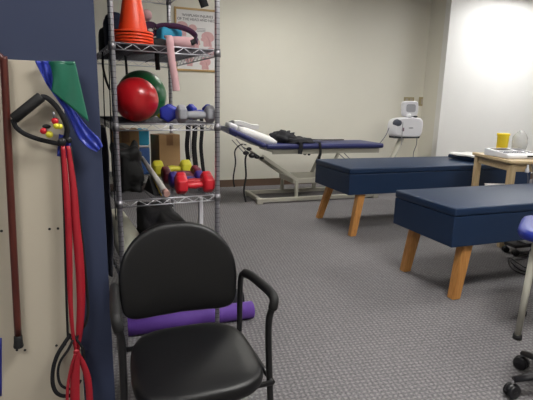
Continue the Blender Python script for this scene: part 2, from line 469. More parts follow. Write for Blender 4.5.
# ================================================================== CREAM PANEL ON THE NAVY WALL
YP = YW-.022                                            # face of the panel
pt = ony(66, 61, YP); pbz = ony(80, 420, YP)
xr_, zt_ = ony(70, 200, YP).x, ony(40, 61, YP).z
pn = thing('drilled_panel', 'cream laminate panel with small drilled holes on the navy wall', 'panel', (xr_-.45, YW, .0))
bm = NB(); box(bm, (xr_-.45, YW-.011, zt_/2), (.90, .021, zt_), bev=.0015); link_mesh('board', bm, M_panel, pn)
for (hx, hy) in ((1.5, 231), (49.5, 229), (58, 228.5), (17, 350), (25, 350), (56.5, 345.5), (65, 344.5)):
    p = ony(hx, hy, YP); bm = NB(); cyl(bm, p+V((0, .001, 0)), p-V((0, .0012, 0)), .0046, 12); link_mesh('pin_hole', bm, M_black, pn)

# walking cane hanging on the panel
YC = YP-.022
ct = ony(4, 66, YC); cb = ony(18, 335, YC); tip = ony(18.6, 347, YC)
cn = thing('walking_cane', 'mahogany crook handled walking cane hanging on the cream panel', 'cane', tip)
pts = [cb, cb.lerp(ct, .35), cb.lerp(ct, .7), ct]
crook = [ct+V((-.004, 0, .02)), ct+V((-.022, 0, .037)), ct+V((-.05, 0, .043)), ct+V((-.082, 0, .03)), ct+V((-.095, 0, 0)), ct+V((-.096, 0, -.03))]
bm = NB(); tube(bm, smooth_path(pts+crook, 5), .0115, 14); link_mesh('shaft', bm, M_cane, cn)
bm = NB(); ax = (cb-tip).normalized(); lathe(bm, [(.0, 0), (.0155, 0), (.0165, .004), (.0145, .02), (.0138, .042), (.0115, .044)], tip, ax, 20); link_mesh('rubber_tip', bm, M_rubber, cn)
bm = NB(); hk = ct+V((-.05, .0, .028)); tube(bm, [hk+V((0, .022, 0)), hk+V((0, -.012, 0)), hk+V((0, -.018, .014))], .003, 8)
single('wall_hook', bm, M_steeld, 'steel hook holding up the brown walking cane', 'hook')

# ---- resistance tubing with handles, hung from one hook
def W(px, py, dy=0.03): return ony(px, py, YP-dy)
bm = NB(); hkp = W(56, 118, .0); tube(bm, [hkp, hkp+V((0, -.05, 0)), hkp+V((0, -.066, .006)), hkp+V((0, -.07, .022))], .004, 8)
single('wall_hook', bm, M_steeld, 'steel hook holding the exercise tubing on the cream panel', 'hook')

tb = thing('resistance_tube', 'black resistance tubing with foam D handles and coloured stop balls on the cream panel', 'exercise band', W(60, 380, .03))
bm = NB(); a, b = W(13.5, 119, .045), W(41.5, 96.5, .045)
ax = (b-a); lathe(bm, [(.006, 0), (.0148, .0), (.0165, .003), (.0165, ax.length-.003), (.0148, ax.length), (.006, ax.length)], a, ax, 20); link_mesh('foam_grip', bm, M_rubber, tb)
bm = NB(); flat_ribbon(bm, smooth_path([W(41, 97, .045), W(47, 98, .046), W(56, 106, .045), W(63, 117, .04), W(67, 128, .034), W(66, 137, .03), W(62, 143, .028)], 6), .017)
flat_ribbon(bm, smooth_path([W(13, 119, .045), W(16, 127, .046), W(25, 134, .045), W(38, 139, .042), W(50, 142, .036), W(60, 144, .03)], 6), .015)
link_mesh('webbing_loop', bm, M_webb, tb)
bm = NB(); ball(bm, W(62, 142, .03), .012, 1.2, .8, 1.2, 16); ball(bm, W(69, 140, .026), .010, 1, .8, 1.1, 16); link_mesh('connector', bm, M_black, tb)
for (px, py, m, r) in ((49.5, 134.5, M_yellow, .0115), (56.5, 126, M_yellow, .0105), (43.5, 131, M_redv, .0105), (55, 121, M_redv, .011), (60, 126.5, M_yellow, .009)):
    bm = NB(); ball(bm, W(px, py, .05 if px < 52 else .06), r, seg=18); o = link_mesh('stop_ball', bm, m, tb)
bm = NB(); ball(bm, W(46.5, 126.5, .04), .011, 1.2, .8, .7, 14); link_mesh('plug', bm, M_black, tb)
bm = NB()
tube(bm, smooth_path([W(61, 146, .022), W(63.5, 190, .02), W(65, 240, .018), W(66.5, 300, .018), W(68, 338, .02)], 6), .0042, 8)
tube(bm, smooth_path([W(70, 146, .018), W(76, 190, .016), W(82, 240, .014), W(87, 290, .014), W(88, 312, .016), W(85, 325, .018), W(80, 330, .02), W(76, 340, .028), W(71, 338, .022)], 6), .0055, 8)
link_mesh('tube', bm, M_rubber, tb)
bm = NB()
loop = smooth_path([W(71, 334, .03), W(64, 344, .034), W(57, 356, .038), W(53, 370, .04), W(53, 385, .04), W(58, 394, .04), W(68, 396, .038), W(79, 391, .036)], 6)
flat_ribbon(bm, loop, .014)
loop2 = smooth_path([W(73, 340, .04), W(68, 350, .044), W(60, 362, .046), W(58, 375, .046), W(62, 386, .046), W(74, 389, .044), W(81, 380, .04)], 6)
flat_ribbon(bm, loop2, .009)
loop3 = smooth_path([W(74, 336, .03), W(80, 344, .03), W(84, 352, .03), W(84, 366, .03), W(88, 380, .03), W(86, 392, .03)], 6)
tube(bm, loop3, .0045, 8)
link_mesh('webbing_loop', bm, M_webb, tb)

rb = thing('red_exercise_band', 'long red flat exercise bands knotted near the bottom, hanging on the cream panel', 'exercise band', W(76, 398, .03))
def strip(pts, w, dy, m, parent, name='strip', wdir=(1, 0, .05), th=.0014):
    bm = NB(); P = smooth_path([W(x, y, dy+(e[0] if e else 0)) for x, y, *e in pts], 6)
    if isinstance(w, list):
        n = len(P); w = [w[min(len(w)-1, int(i/(n-1)*(len(w)-1)))]*(1-(i/(n-1)*(len(w)-1) % 1)) + w[min(len(w)-1, int(i/(n-1)*(len(w)-1))+1)]*(i/(n-1)*(len(w)-1) % 1) for i in range(n)]
    ribbon(bm, P, w, th, wdir); return link_mesh(name, bm, m, parent)
strip([(63, 146), (66, 185), (68.5, 225), (69.5, 260), (70.5, 300), (72.5, 330), (76, 352)], [.013, .02, .021, .018, .013, .01], .034, M_redband, rb)
strip([(68, 146), (73, 185), (76, 225), (79.5, 262), (81, 300), (79.5, 330), (77, 352)], [.013, .024, .029, .03, .026, .014], .028, M_redband, rb)
strip([(77, 352), (76, 366), (75, 382), (75, 405)], [.014, .028, .032, .034], .05, M_redband, rb)
strip([(77, 352), (83, 364), (88, 380), (90, 405)], [.012, .02, .024, .024], .045, M_redband, rb)
strip([(75, 354), (71, 368), (68, 385), (67, 405)], [.008, .01, .011, .011], .054, M_redband, rb)
bm = NB(); ball(bm, W(76.5, 352, .046), .011, 1.0, .7, 1.1, 16, rough=.3); link_mesh('knot', bm, M_redband, rb)

gb = thing('green_exercise_band', 'dark green latex exercise sheet draped over the blue one on the panel', 'exercise band', W(88, 122, .04))
bm = NB()
def gsheet(u, v):
    A = W(49+26*u, 61.5, .03); B = W(51+38*u, 91+31*u, .04)
    C = A.lerp(B, v) + V((.008*sin(v*3)*(1-u), 0, 0)); C.y -= .006*sin(u*7+v*2) + .012*sin(u*pi)
    return C
grid(bm, gsheet, 16, 16, .0015); link_mesh('sheet', bm, M_greenband, gb)
bm = NB(); grid(bm, lambda u, v: W(49+26*u, 61.5+(3+2*u)*v, .03)+V((0, (-.006*sin(u*7)-.012*sin(u*pi))*(1-.4*v)-.002, 0)), 12, 2, .002)
link_mesh('folded_edge', bm, M_greenband, gb)
bb = thing('blue_exercise_band', 'crinkled translucent blue latex sheet hanging behind the green one', 'exercise band', W(100, 150, .03))
bm = NB()
cl = [(43, 61, 16), (47, 74, 11), (52, 86, 7), (62, 100, 7), (71, 113, 9), (78, 125, 12), (86, 136, 15), (94, 143, 14), (100, 149, 8)]
cp = smooth_path([V((a, b, w)) for a, b, w in cl], 5)
def bsheet(u, v):
    k = v*(len(cp)-1); i = min(len(cp)-2, int(k)); q = cp[i].lerp(cp[i+1], k-i)
    t = (cp[min(len(cp)-1, i+1)]-cp[max(0, i-1)]); n = V((-t.y, t.x)).normalized()
    n = V((1, 0)).lerp(-n if -n.x > 0 else n, min(1, v*3))
    off = (u-.5)*q.z
    p = W(q.x+n.x*off, q.y+n.y*off, .018 if v < .55 else .018+.0*(v)); p.y -= .005*sin(u*14+v*9)+.003*sin(v*40+u*5); return p
grid(bm, bsheet, 14, 44, .0014); link_mesh('sheet', bm, M_blueband, bb)
bm = NB(); grid(bm, lambda u, v: W(59+12*u-2*v, 134+22*v+3*u, .012)+V((0, -.004*sin(u*12+v*8), 0)), 10, 8, .0014); link_mesh('loose_fold', bm, M_blueband, bb)
bm = NB(); P = [ony(.2, y, YP-.0012) for y in (338, 350, 362, 375, 388, 396)]
ribbon(bm, P, .010, .0015, (1, 0, 0)); single('blue_strap', bm, M_royal, 'narrow blue strap hanging left of the walking cane at the picture edge', 'strap')

# ================================================================== WIRE SHELVING UNIT
SR = radians(-3.5)
SO = V((.058, 2.26, 0)); SW, SD = .505, .97
su = V((cos(-SR*1), sin(SR), 0)); su = V((cos(SR), sin(SR)*-1 if False else sin(SR), 0)); 
su = V((cos(radians(0.0)), 0, 0))
ang = radians(6.0)                                       # unit turned slightly counter clockwise
su = V((cos(ang), sin(ang), 0)); sv = V((-sin(ang), cos(ang), 0))
def S(u, v, z): return SO + su*u + sv*v + V((0, 0, z))
SZ = [.40, .812, 1.185, 1.552, 1.96]
sh = thing('wire_shelving_unit', 'tall chrome wire shelving unit loaded with exercise gear beside the navy wall', 'shelving', SO, ang)
for (u, v) in ((0, 0), (SW, 0), (0, SD), (SW, SD)):
    bm = NB(); p = S(u, v, 0)
    prof = [(.0, .03), (.0127, .03), (.0127, 2.02), (.011, 2.03), (0, 2.032)]
    lathe(bm, prof, p, (0, 0, 1), 18); po_ = link_mesh('post', bm, M_post, sh)
    bm = NB(); lathe(bm, [(0, 0), (.018, 0), (.018, .008), (.008, .012), (.008, .032), (0, .032)], p, (0, 0, 1), 14); link_mesh('levelling_foot', bm, M_steeld, po_)
def wire_shelf(z):
    bm = NB()
    c = [S(0, 0, z), S(SW, 0, z), S(SW, SD, z), S(0, SD, z)]
    for i in range(4):
        a, b = c[i], c[(i+1) % 4]; d = (b-a).normalized(); a2, b2 = a+d*.012, b-d*.012
        cyl(bm, a2, b2, .0032, 8); cyl(bm, a2-V((0, 0, .030)), b2-V((0, 0, .030)), .0032, 8)
        L = (b2-a2).length; n = max(2, int(round(L/.075)))
        zz = []
        for k in range(2*n+1):
            zz.append(a2.lerp(b2, k/(2*n)) - V((0, 0, .002 if k % 2 == 0 else .028)))
        tube(bm, zz, .0022, 6)
    s_ = link_mesh('wire_shelf', bm, M_steel, sh)
    bm = NB()
    for k in range(1, 37):
        v = SD*k/37; cyl(bm, S(0, v, z+.001), S(SW, v, z+.001), .0017, 6)
    for u in (SW*.33, SW*.67): cyl(bm, S(u, 0, z-.003), S(u, SD, z-.003), .0028, 8)
    link_mesh('deck_wires', bm, M_shadewire, s_)
    for p in c:
        bm = NB(); lathe(bm, [(.0128, -.034), (.0175, -.034), (.0160, .004), (.0128, .004)], p, (0, 0, 1), 18); link_mesh('collar', bm, M_steeld, s_)
for z in SZ: wire_shelf(z)
ZT = .003

def xat(px, Y, z):                                      # x of a point at depth Y and height z seen in column px
    lo, hi = -2, 6
    for _ in range(50):
        m_ = (lo+hi)/2; d = V((m_, Y, z-H)); 
        if 266.5+F*d.dot(CX)/d.dot(fw) < px: lo = m_
        else: hi = m_
    return (lo+hi)/2

# ---- top visible shelf (z=1.552)
z = SZ[3]+ZT
cxn, cyn = xat(133.6, 2.42, z), 2.42
def cone_bm(bm, zz, h=.30, r=.070, rt_=.019, fl=.082):
    prof = [(r, zz+.0), (r, zz+.004), (rt_, zz+h-.004), (rt_*.8, zz+h), (rt_*.5, zz+h), (rt_*.5, zz+h-.01), (r-.006, zz+.001), (r-.004, zz)]
    lathe(bm, prof, (0, 0, 0), (0, 0, 1), 36)
def base_bm(bm, zz, s=.085, t=.006):
    box(bm, (0, 0, zz+t/2), (2*s, 2*s, t), bev=.0025)
nc = 5
for k in range(nc):
    c = thing('training_cone', ('topmost orange cone of the stack on the upper wire shelf' if k == nc-1 else 'orange cone nested in the stack beneath the topmost cone on the upper wire shelf'), 'cone', (cxn, cyn, z+k*.0145), radians(14), 'nested orange training cones')
    bm = NB()
    lathe(bm, [(.096, 0), (.099, .003), (.096, .011), (.084, .0135), (.074, .0135), (.074, .0)], (0, 0, 0), (0, 0, 1), 40)
    link_mesh('base', bm, M_cone, c, True)
    bm = NB(); 
    if k == nc-1: cone_bm(bm, .009)
    else: lathe(bm, [(.070, .009), (.0675, .023), (.065, .023), (.0675, .009)], (0, 0, 0), (0, 0, 1), 36)
    link_mesh('body', bm, M_cone, c, True)
for o in [o for o in sc.objects if o.name.startswith('training_cone')]:
    pass
def bag(name, c, s, m, label, cat, rz=0, amp=.12, seed=0, seg=28):
    bm = NB(); r = bmesh.ops.create_uvsphere(bm, u_segments=seg, v_segments=seg//2, radius=1)
    for v in r['verts']:
        d = v.co.copy()
        e = .45
        d = V([math.copysign(abs(q)**e, q) for q in d]); k = 1+amp*noise.noise(d*1.7+V((seed, 0, 0)))+amp*.5*noise.noise(d*4.1+V((0, seed, 0)))
        v.co = V((d.x*s[0]/2*k, d.y*s[1]/2*k, max(-.97, d.z*k)*s[2]/2))
        v.co.z += s[2]/2*.97
    for f in bm.faces: f.smooth = True
    bm.transform(Matrix.Rotation(rz, 4, 'Z'))
    o = link_mesh(name, bm, m); o.location = c; return tag(o, label, cat)
bag('folded_bag', S(.02+.02, .42, z) + V((.03, 0, 0)), (.10, .18, .19), M_navybag, 'dark navy folded bag behind the orange cones', 'bag', .1, seed=3)
bag('zip_pouch', S(.085, .72, z), (.12, .16, .16), M_bag, 'black pouch at the rear left of the upper wire shelf', 'bag', .2, seed=9)
# pink and plum straps, teal cloth
bag('black_pad', (xat(158, 2.50, z), 2.50, z), (.09, .10, .055), M_bag, 'small black pad between cones and pink strap', 'pad', .1, .15, 6)
bm = NB(); ball(bm, (xat(147.5, 2.62, z), 2.62, z+.185), .030, seg=20)
single('pink_ball', bm, M_pinks, 'small pale pink ball showing beside the tall orange cone', 'ball')
bag('teal_pouch', (xat(169, 2.56, z), 2.56, z), (.12, .10, .125), M_teal, 'teal blue cloth pouch under the plum belt', 'pouch', .1, .2, 5)
t = thing('plum_strap', 'plum coloured webbing belt rolled at one end on the upper wire shelf', 'strap', (xat(151, 2.60, z), 2.60, z))
bm = NB(); rc = V((xat(151.5, 2.60, z), 2.60, z+.112)); sp = []
for k in range(70):
    a_ = k/69*2*pi*3.5; r_ = .010+.026*k/69; sp.append(rc+V((r_*cos(a_)*1.3, 0, r_*sin(a_))))
ribbon(bm, sp, .06, .005, (.15, 1, 0)); link_mesh('rolled_end', bm, M_purps, t)
bm = NB(); box(bm, (rc.x, 2.60, z+.035), (.10, .09, .07), bev=.02); link_mesh('folded_belt', bm, M_purps, t)
bm = NB()
lp = [ony(156, 27, 2.56), ony(163, 25.5, 2.54), ony(175, 26, 2.50), ony(186, 29, 2.46), ony(193, 33, 2.42), ony(197, 38, 2.38), ony(196.5, 42, 2.35)]
ribbon(bm, smooth_path(lp, 6), .028, .004, (0, .25, 1)); link_mesh('loop', bm, M_purps, t)
bm = NB(); p = smooth_path([ony(197, 37.5, 2.375), ony(195, 41, 2.355), ony(191, 43, 2.34)], 4); ribbon(bm, p, .026, .006, (0, .3, 1)); link_mesh('buckle', bm, M_black, t)
t = thing('pink_strap', 'pale pink webbing strap coiled on the upper shelf with its tail hanging down', 'strap', (xat(179, 2.38, z), 2.38, z))
bm = NB(); cc = V((xat(180, 2.38, z), 2.38, z)); sp = []
for k in range(90):
    a_ = k/89*2*pi*3+.4; r_ = .022+.036*k/89; sp.append(cc+V((r_*cos(a_)*1.3, r_*sin(a_)*.9, .027)))
ribbon(bm, sp, .05, .004, (0, 0, 1)); link_mesh('coil', bm, M_pinks, t)
bm = NB(); yy = 2.24
lp = [cc+V((-.06, -.02, .045)), V((xat(168, yy+.06, z), yy+.06, z+.048)), V((xat(170, yy, z), yy+.0, z+.022)), V((xat(171, yy-.01, 1.5), yy-.01, 1.52)), V((xat(173, yy-.01, 1.45), yy-.01, 1.45)), V((xat(175, yy-.008, 1.4), yy-.01, 1.40)), V((xat(176, yy, 1.35), yy-.01, 1.345))]
ribbon(bm, smooth_path(lp, 6), .034, .003, (1, 0, .08)); link_mesh('tail', bm, M_pinks, t)

def hang(name, label, pts, w, m, cat='strap', th=.003, wd=(1, 0, 0), group=None):
    bm = NB(); ribbon(bm, smooth_path(pts, 6), w, th, wd); return single(name, bm, m, label, cat, group)
def hy(px, py, Y): return ony(px, py, Y)
hang('black_strap', 'short black strap end hanging under the upper shelf near the pink strap', [hy(157, 50, 2.5)+V((0,0,.0)), hy(157, 58, 2.5), hy(158, 70, 2.5)], .024, M_webb)
hang('black_strap', 'thin black strap hanging between the cones shelf and the green ball', [hy(125, 50, 2.9), hy(126, 62, 2.9), hy(127, 78, 2.9), hy(127, 100, 2.9)], .014, M_webb)
hang('black_strap', 'black strap end hanging from the top shelf in front of the poster', [hy(199, -26, 2.6), hy(200, -12, 2.6), hy(202, -2, 2.6), hy(205, 7, 2.6)], .045, M_webb)
hang('black_strap', 'curved black strap hanging at the left side of the shelving unit', [hy(103, 52, 2.6), hy(103, 66, 2.6), hy(106, 80, 2.6), hy(110, 90, 2.6)], .012, M_webb)

# ---- middle shelf (z=1.192): balls and dumbbells
z = SZ[2]+ZT
def ballthing(px, Y, r, m, label):
    bm = NB(); ball(bm, (xat(px, Y, z+r), Y, z+r), r, seg=48)
    o = single('exercise_ball', bm, m, label, 'ball'); return o
ballthing(136.2, 2.46, .112, M_red, 'shiny red ball in front on the middle wire shelf')
ballthing(142, 2.745, .138, M_green, 'larger green ball behind the red ball')

def dumbbell(m, name='dumbbell', L=.19, R=.036, hl=.052, hr=.0165):
    """lies along local X, resting on z=0"""
    t = thing(name, 'x', 'dumbbell')
    for s in (-1, 1):
        bm = NB(); prof = [(0, 0), (R*.72, 0), (R*.98, hl*.14), (R, hl*.3), (R, hl*.72), (R*.9, hl*.9), (R*.55, hl)]
        lathe(bm, prof+[(0, hl)], (s*L/2, 0, R*.87), (-s, 0, 0), 6)
        for f in bm.faces: f.smooth = False
        bmesh.ops.bevel(bm, geom=list(bm.edges), offset=.0035, segments=2, affect='EDGES', profile=.5)
        bm.transform(Matrix.Translation((0, 0, R*.87)) @ Matrix.Rotation(radians(30), 4, 'X') @ Matrix.Translation((0, 0, -R*.87)))
        zs = min(v.co.z for v in bm.verts); bm.transform(Matrix.Translation((0, 0, -zs)))
        for f in bm.faces: f.smooth = True
        link_mesh('head', bm, m, t, True)
    bm = NB(); g = L/2-hl+.004; cz = R*.87
    lathe(bm, [(hr*.8, -g), (hr*.85, -g*.8), (hr*1.1, 0), (hr*.85, g*.8), (hr*.8, g)], (0, 0, cz), (1, 0, 0), 18); link_mesh('handle', bm, m, t, True)
    return t
def place_db(t, a, b, z0, label, group=None, lift=0):
    """a,b world xy of the two ends"""
    a = V(a); b = V(b); c = (a+b)/2; t.location = (c.x, c.y, z0+lift); t.rotation_euler = (0, 0, math.atan2(b.y-a.y, b.x-a.x)); t['label'] = label
    if group: t['group'] = group
def XY(px, Y, zz): return V((xat(px, Y, zz), Y))
d = dumbbell(M_gray, L=.20, R=.047, hl=.05, hr=.021); place_db(d, XY(177.5, 2.35, z+.04), XY(213.5, 2.37, z+.04), z, 'grey dumbbell at the front of the middle wire shelf')
d = dumbbell(M_bluev, L=.17, R=.048, hl=.045); place_db(d, XY(167.5, 2.38, z+.04), XY(171, 2.57, z+.04), z, 'blue dumbbell seen end on beside the grey one')
d2 = dup(d); place_db(d2, XY(190, 2.80, z+.04), XY(209, 2.86, z+.04), z, 'blue dumbbell lying crosswise behind the grey one')
d3 = dumbbell(M_yellow, L=.15, R=.034); place_db(d3, XY(158, 2.90, z), XY(176, 3.0, z), z, 'yellow dumbbell half hidden behind the green ball')
bm = NB(); tube(bm, smooth_path([ony(166, 103, 3.08), ony(172, 99, 3.05), ony(179, 100, 3.0), ony(186, 104, 2.95), ony(190, 108, 2.9)], 5), .006, 8, flat=.6)
o = single('ankle_strap', bm, mat('tan_webbing', 'b59a5a', .8), 'tan and black strap lying behind the blue dumbbells', 'strap')
o.location.z = z+.012

# ---- lower shelf with dumbbells (z=.815)
z = SZ[1]+ZT
fr_y = 2.35
rd = dumbbell(M_redv, L=.205, R=.051, hl=.06, hr=.018)
place_db(rd, XY(174.5, fr_y, z+.04), XY(214.5, fr_y+.02, z+.04), z, 'red dumbbell nearest the front edge of the lower shelf')
rd2 = dup(rd); place_db(rd2, XY(175, fr_y+.115, z+.04), XY(212, fr_y+.135, z+.04), z, 'red dumbbell just behind the front red one')
pd = dumbbell(M_purple, L=.20, R=.045, hl=.05); place_db(pd, XY(168, fr_y+.225, z+.04), XY(204, fr_y+.245, z+.04), z, 'purple dumbbell between the red and maroon ones')
md = dumbbell(M_maroon, L=.235, R=.046, hl=.05, hr=.018); place_db(md, XY(162, fr_y+.335, z+.04), XY(202, fr_y+.355, z+.04), z, 'maroon dumbbell directly behind the purple one on the lower shelf')
md2 = dup(md); place_db(md2, XY(161, fr_y+.435, z+.1), XY(199, fr_y+.455, z+.1), z, 'second maroon dumbbell, between the other maroon one and the yellow one')
yd = dumbbell(M_yellow, L=.25, R=.055, hl=.07, hr=.022); place_db(yd, XY(150, fr_y+.58, z+.04), XY(193, fr_y+.60, z+.04), z, 'larger yellow dumbbell in front of the cardboard box')
# cardboard boxes
def carton(loc, s, rz, label, flap=True):
    t = thing('cardboard_box', label, 'box', loc, rz)
    bm = NB(); box(bm, (0, 0, s[2]/2), s, bev=.003); link_mesh('carton', bm, M_card, t, True)
    bm = NB(); box(bm, (0, -s[1]/2-.0006, s[2]*.86), (s[0]*.3, .0012, s[2]*.26)); box(bm, (0, -s[1]/2-.0006, s[2]*.12), (s[0]*.3, .0012, s[2]*.2)); box(bm, (0, 0, s[2]+.0006), (s[0]*.3, s[1], .0012)); link_mesh('tape', bm, M_tape, t, True)
bx = xat(170.5, 2.98, z)
carton((bx-.012, 3.115, z), (.155, .13, .262), radians(20), 'taped cardboard box standing behind the yellow dumbbell')
bx = xat(124, 3.05, z)
carton((.128, 3.08, z), (.165, .2, .30), radians(2), 'larger brown cardboard box behind the black bag')
xq = xat(143.5, 3.1, z+.2)
bm = NB(); box(bm, (xq, 3.12, z+.09), (.07, .14, .18), bev=.01); single('blue_package', bm, mat('mid_blue_plastic', '3b5f9c', .5), 'blue package under the teal one between the cardboard boxes', 'package')
bm = NB(); box(bm, (xq, 3.12, z+.186), (.075, .14, .010), bev=.003); single('white_card', bm, M_paper, 'white card lying between the teal package and the blue package', 'card')
bm = NB(); box(bm, (xq, 3.12, z+.245), (.07, .13, .105), bev=.012); single('teal_package', bm, M_teal, 'bright teal package between the two cardboard boxes', 'package')
bag('black_bag', S(.10, .34, z), (.15, .36, .23), M_bag, 'large slumped black bag at the left of the lower shelf', 'bag', .05, .45, 14)
# clear tube roll with pink end
t = thing('rolled_tube', 'pale translucent roll with pinkish end sticking out beside the black bag', 'roll', S(.2, .05, z))
a, b = ony(167, 194, 2.26), ony(142, 158, 2.66)
a.z = max(a.z, z+.014); b.z = max(b.z, z+.02)
bm = NB(); tube(bm, [a, a.lerp(b, .5), b], [.0155, .0145, .012], 16); link_mesh('roll', bm, mat('pale_film', 'b8b2ad', .35, var=.2, scale=25), t)
bm = NB(); tube(bm, [a-(b-a).normalized()*.002, a+(b-a).normalized()*.03], .0162, 16); link_mesh('end_cap', bm, mat('pink_beige_rubber', 'b98f86', .5), t)
t = thing('strap_pack', 'black and yellow flat pack leaning beside the pale roll', 'pack', S(.17, .1, z))
q = [ony(148, 180, 2.42), ony(159, 199, 2.28), ony(153, 206, 2.28), ony(143, 192, 2.42)]
q = [ony(152, 176, 2.46), ony(161.5, 197, 2.31), ony(157.5, 203.5, 2.31), ony(147, 190, 2.46)]
for p_ in q: p_.z = max(p_.z, z+.006)
bm = NB(); prism(bm, q, (-.016, .01, .002)); link_mesh('pack', bm, M_bag, t)
bm = NB(); tube(bm, [q[0], q[1]], .0035, 8); tube(bm, [q[0], q[3]], .003, 8); link_mesh('trim', bm, mat('yellow_trim', 'c9a52c', .6), t)
# black straps hanging at the back from the middle shelf
for k, (px, w, l, lab) in enumerate(((188, .03, 168, 'black strap beside the cardboard box, left of three hanging at the back'), (195, .036, 172, 'middle black strap of three hanging behind the yellow dumbbell'), (202, .026, 172, 'black strap nearest the right post of three hanging at the back'))):
    Yk = 3.20
    hang('black_strap', lab, [V((xat(px-.5, Yk, 1.19), Yk-.09, 1.190)), V((xat(px-.5, Yk, 1.19), Yk, 1.190)), hy(px, 130, Yk-.01), hy(px-1, 148, Yk), hy(px+1.5, l, Yk)], w, M_webb)
hang('silver_strap', 'thin grey strap hanging between the black straps at the back', [V((xat(191, 3.17, 1.19), 3.14, 1.192)), V((xat(191, 3.17, 1.19), 3.17, 1.19)), hy(190.5, 140, 3.17), hy(191, 158, 3.17)], .008, M_gray)

# ---- bottom shelf z=.40
z = SZ[0]+ZT
t = thing('foam_roller', 'long white foam roller lying on the bottom shelf', 'foam roller', S(.085, .5, z))
bm = NB(); r_ = .08; a = S(.088, .04, z+r_); b = S(.088, .93, z+r_)
lathe(bm, [(.0, .0), (r_-.004, 0), (r_, .004), (r_, .886), (r_-.004, .89), (0, .89)], a, (b-a), 36); link_mesh('roller', bm, M_foam, t)
bag('duffel_bag', S(.305, .46, z), (.25, .76, .235), M_dkgrey, 'large dark grey fabric bag beside the white foam roller on the bottom shelf', 'bag', .03, .22, 8, seg=40)
t = thing('white_carton', 'white carton at the rear right of the bottom shelf under stacked papers', 'box', S(.40, .90, z), ang)
bm = NB(); box(bm, (0, 0, .055), (.17, .10, .11), bev=.004); link_mesh('carton', bm, M_paper, t, True)
t = thing('paper_stack', 'stack of white and tan papers on the white carton of the bottom shelf', 'papers', S(.40, .90, z+.111), ang)
bm = NB(); box(bm, (0, 0, .012), (.17, .10, .022), bev=.002); link_mesh('tan_folder', bm, M_card, t, True)
bm = NB(); box(bm, (.0, 0, .033), (.16, .10, .018), bev=.002); link_mesh('white_sheets', bm, M_paper, t, True)
bm = NB(); box(bm, (.02, 0, .052), (.12, .10, .016), bev=.006); link_mesh('dark_folder', bm, M_black, t, True)
bm = NB(); q_ = S(.474, .20, z); box(bm, q_+V((0, 0, .18)), (.024, .03, .36), Matrix.Rotation(ang, 3, 'Z'), bev=.004); single('white_binder', bm, M_white, 'narrow pale binder standing at the right of the bottom shelf', 'binder')

# dark cloths hanging down the left side of the unit
bm = NB()
def cloth1(u, v):
    x = S(-.028, 0, 0).x; p = S(-.034-.010*sin(u*9), .12+.5*u, 1.16-.78*v); p = p+su*(.010*sin(u*16+v*3)+.004*sin(v*11)); return p
grid(bm, cloth1, 26, 22, .003); single('grey_garment', bm, mat('dark_grey_mesh', '4a4a54', .85, bump=.8, bscale=70), 'dark grey folded fabric hanging on the left side of the shelving unit', 'fabric')
for k, (v_, z0_, z1_) in enumerate(((.06, 1.5, .7), (.3, 1.52, .9), (.75, 1.5, 1.02))):
    labs = ['black strap nearest the left front post, on the outer side of the unit', 'black strap hanging outside the unit behind the left front post', 'black strap hanging outside the unit at its rear left post']
    P = [S(-.008, v_, z0_), S(-.014, v_+.01, (z0_+z1_)/2), S(-.010, v_+.02, z1_)]
    hang('black_strap', labs[k], P, .022, M_webb, wd=tuple(sv))

# ---- on the floor under the unit
t = thing('yoga_mat', 'purple rolled mat lying on the floor behind the black armchair', 'mat', (.45, 2.44, 0))
p0, p1 = onz(253, 311, .055), onz(128, 330, .055)
p1.y = p0.y = 2.44; p0.x = xat(252.5, 2.44, .055); p1.x = xat(124, 2.44, .055)
bm = NB(); r_ = .052; L_ = (p0-p1).length
p1.z = p0.z = r_
lathe(bm, [(.012, 0.0), (r_-.003, 0), (r_, .003), (r_, L_-.003), (r_-.003, L_), (.012, L_), (.012, L_-.05), (0, L_-.05)], p1, p0-p1, 40); link_mesh('roll', bm, M_mat, t)
bm = NB(); sp = []
for k in range(60):
    a_ = k/59*2*pi*4; rr_ = .014+.035*k/59; sp.append(p0+V((.0006, rr_*cos(a_), rr_*sin(a_))))
tube(bm, sp, .0012, 5); link_mesh('spiral_edge', bm, mat('dark_purple_foam', '3c2262', .8), t)
t = thing('foam_roller', 'dark grey foam roller on the floor behind the purple mat', 'foam roller', (.5, 2.58, 0))
xe = xat(242, 2.585, .07); bm = NB(); lathe(bm, [(0, 0), (.06, 0), (.064, .004), (.064, .556), (.06, .56), (0, .56)], (xe-.56, 2.585, .064), (1, 0, 0), 32); link_mesh('roller', bm, M_dkgrey, t)

# ================================================================== BLACK ARMCHAIR
ca = radians(.5)
ch = thing('armchair', 'black vinyl armchair with tubular steel arms in front of the wire shelving', 'chair', (.252, 1.36, 0), ca)
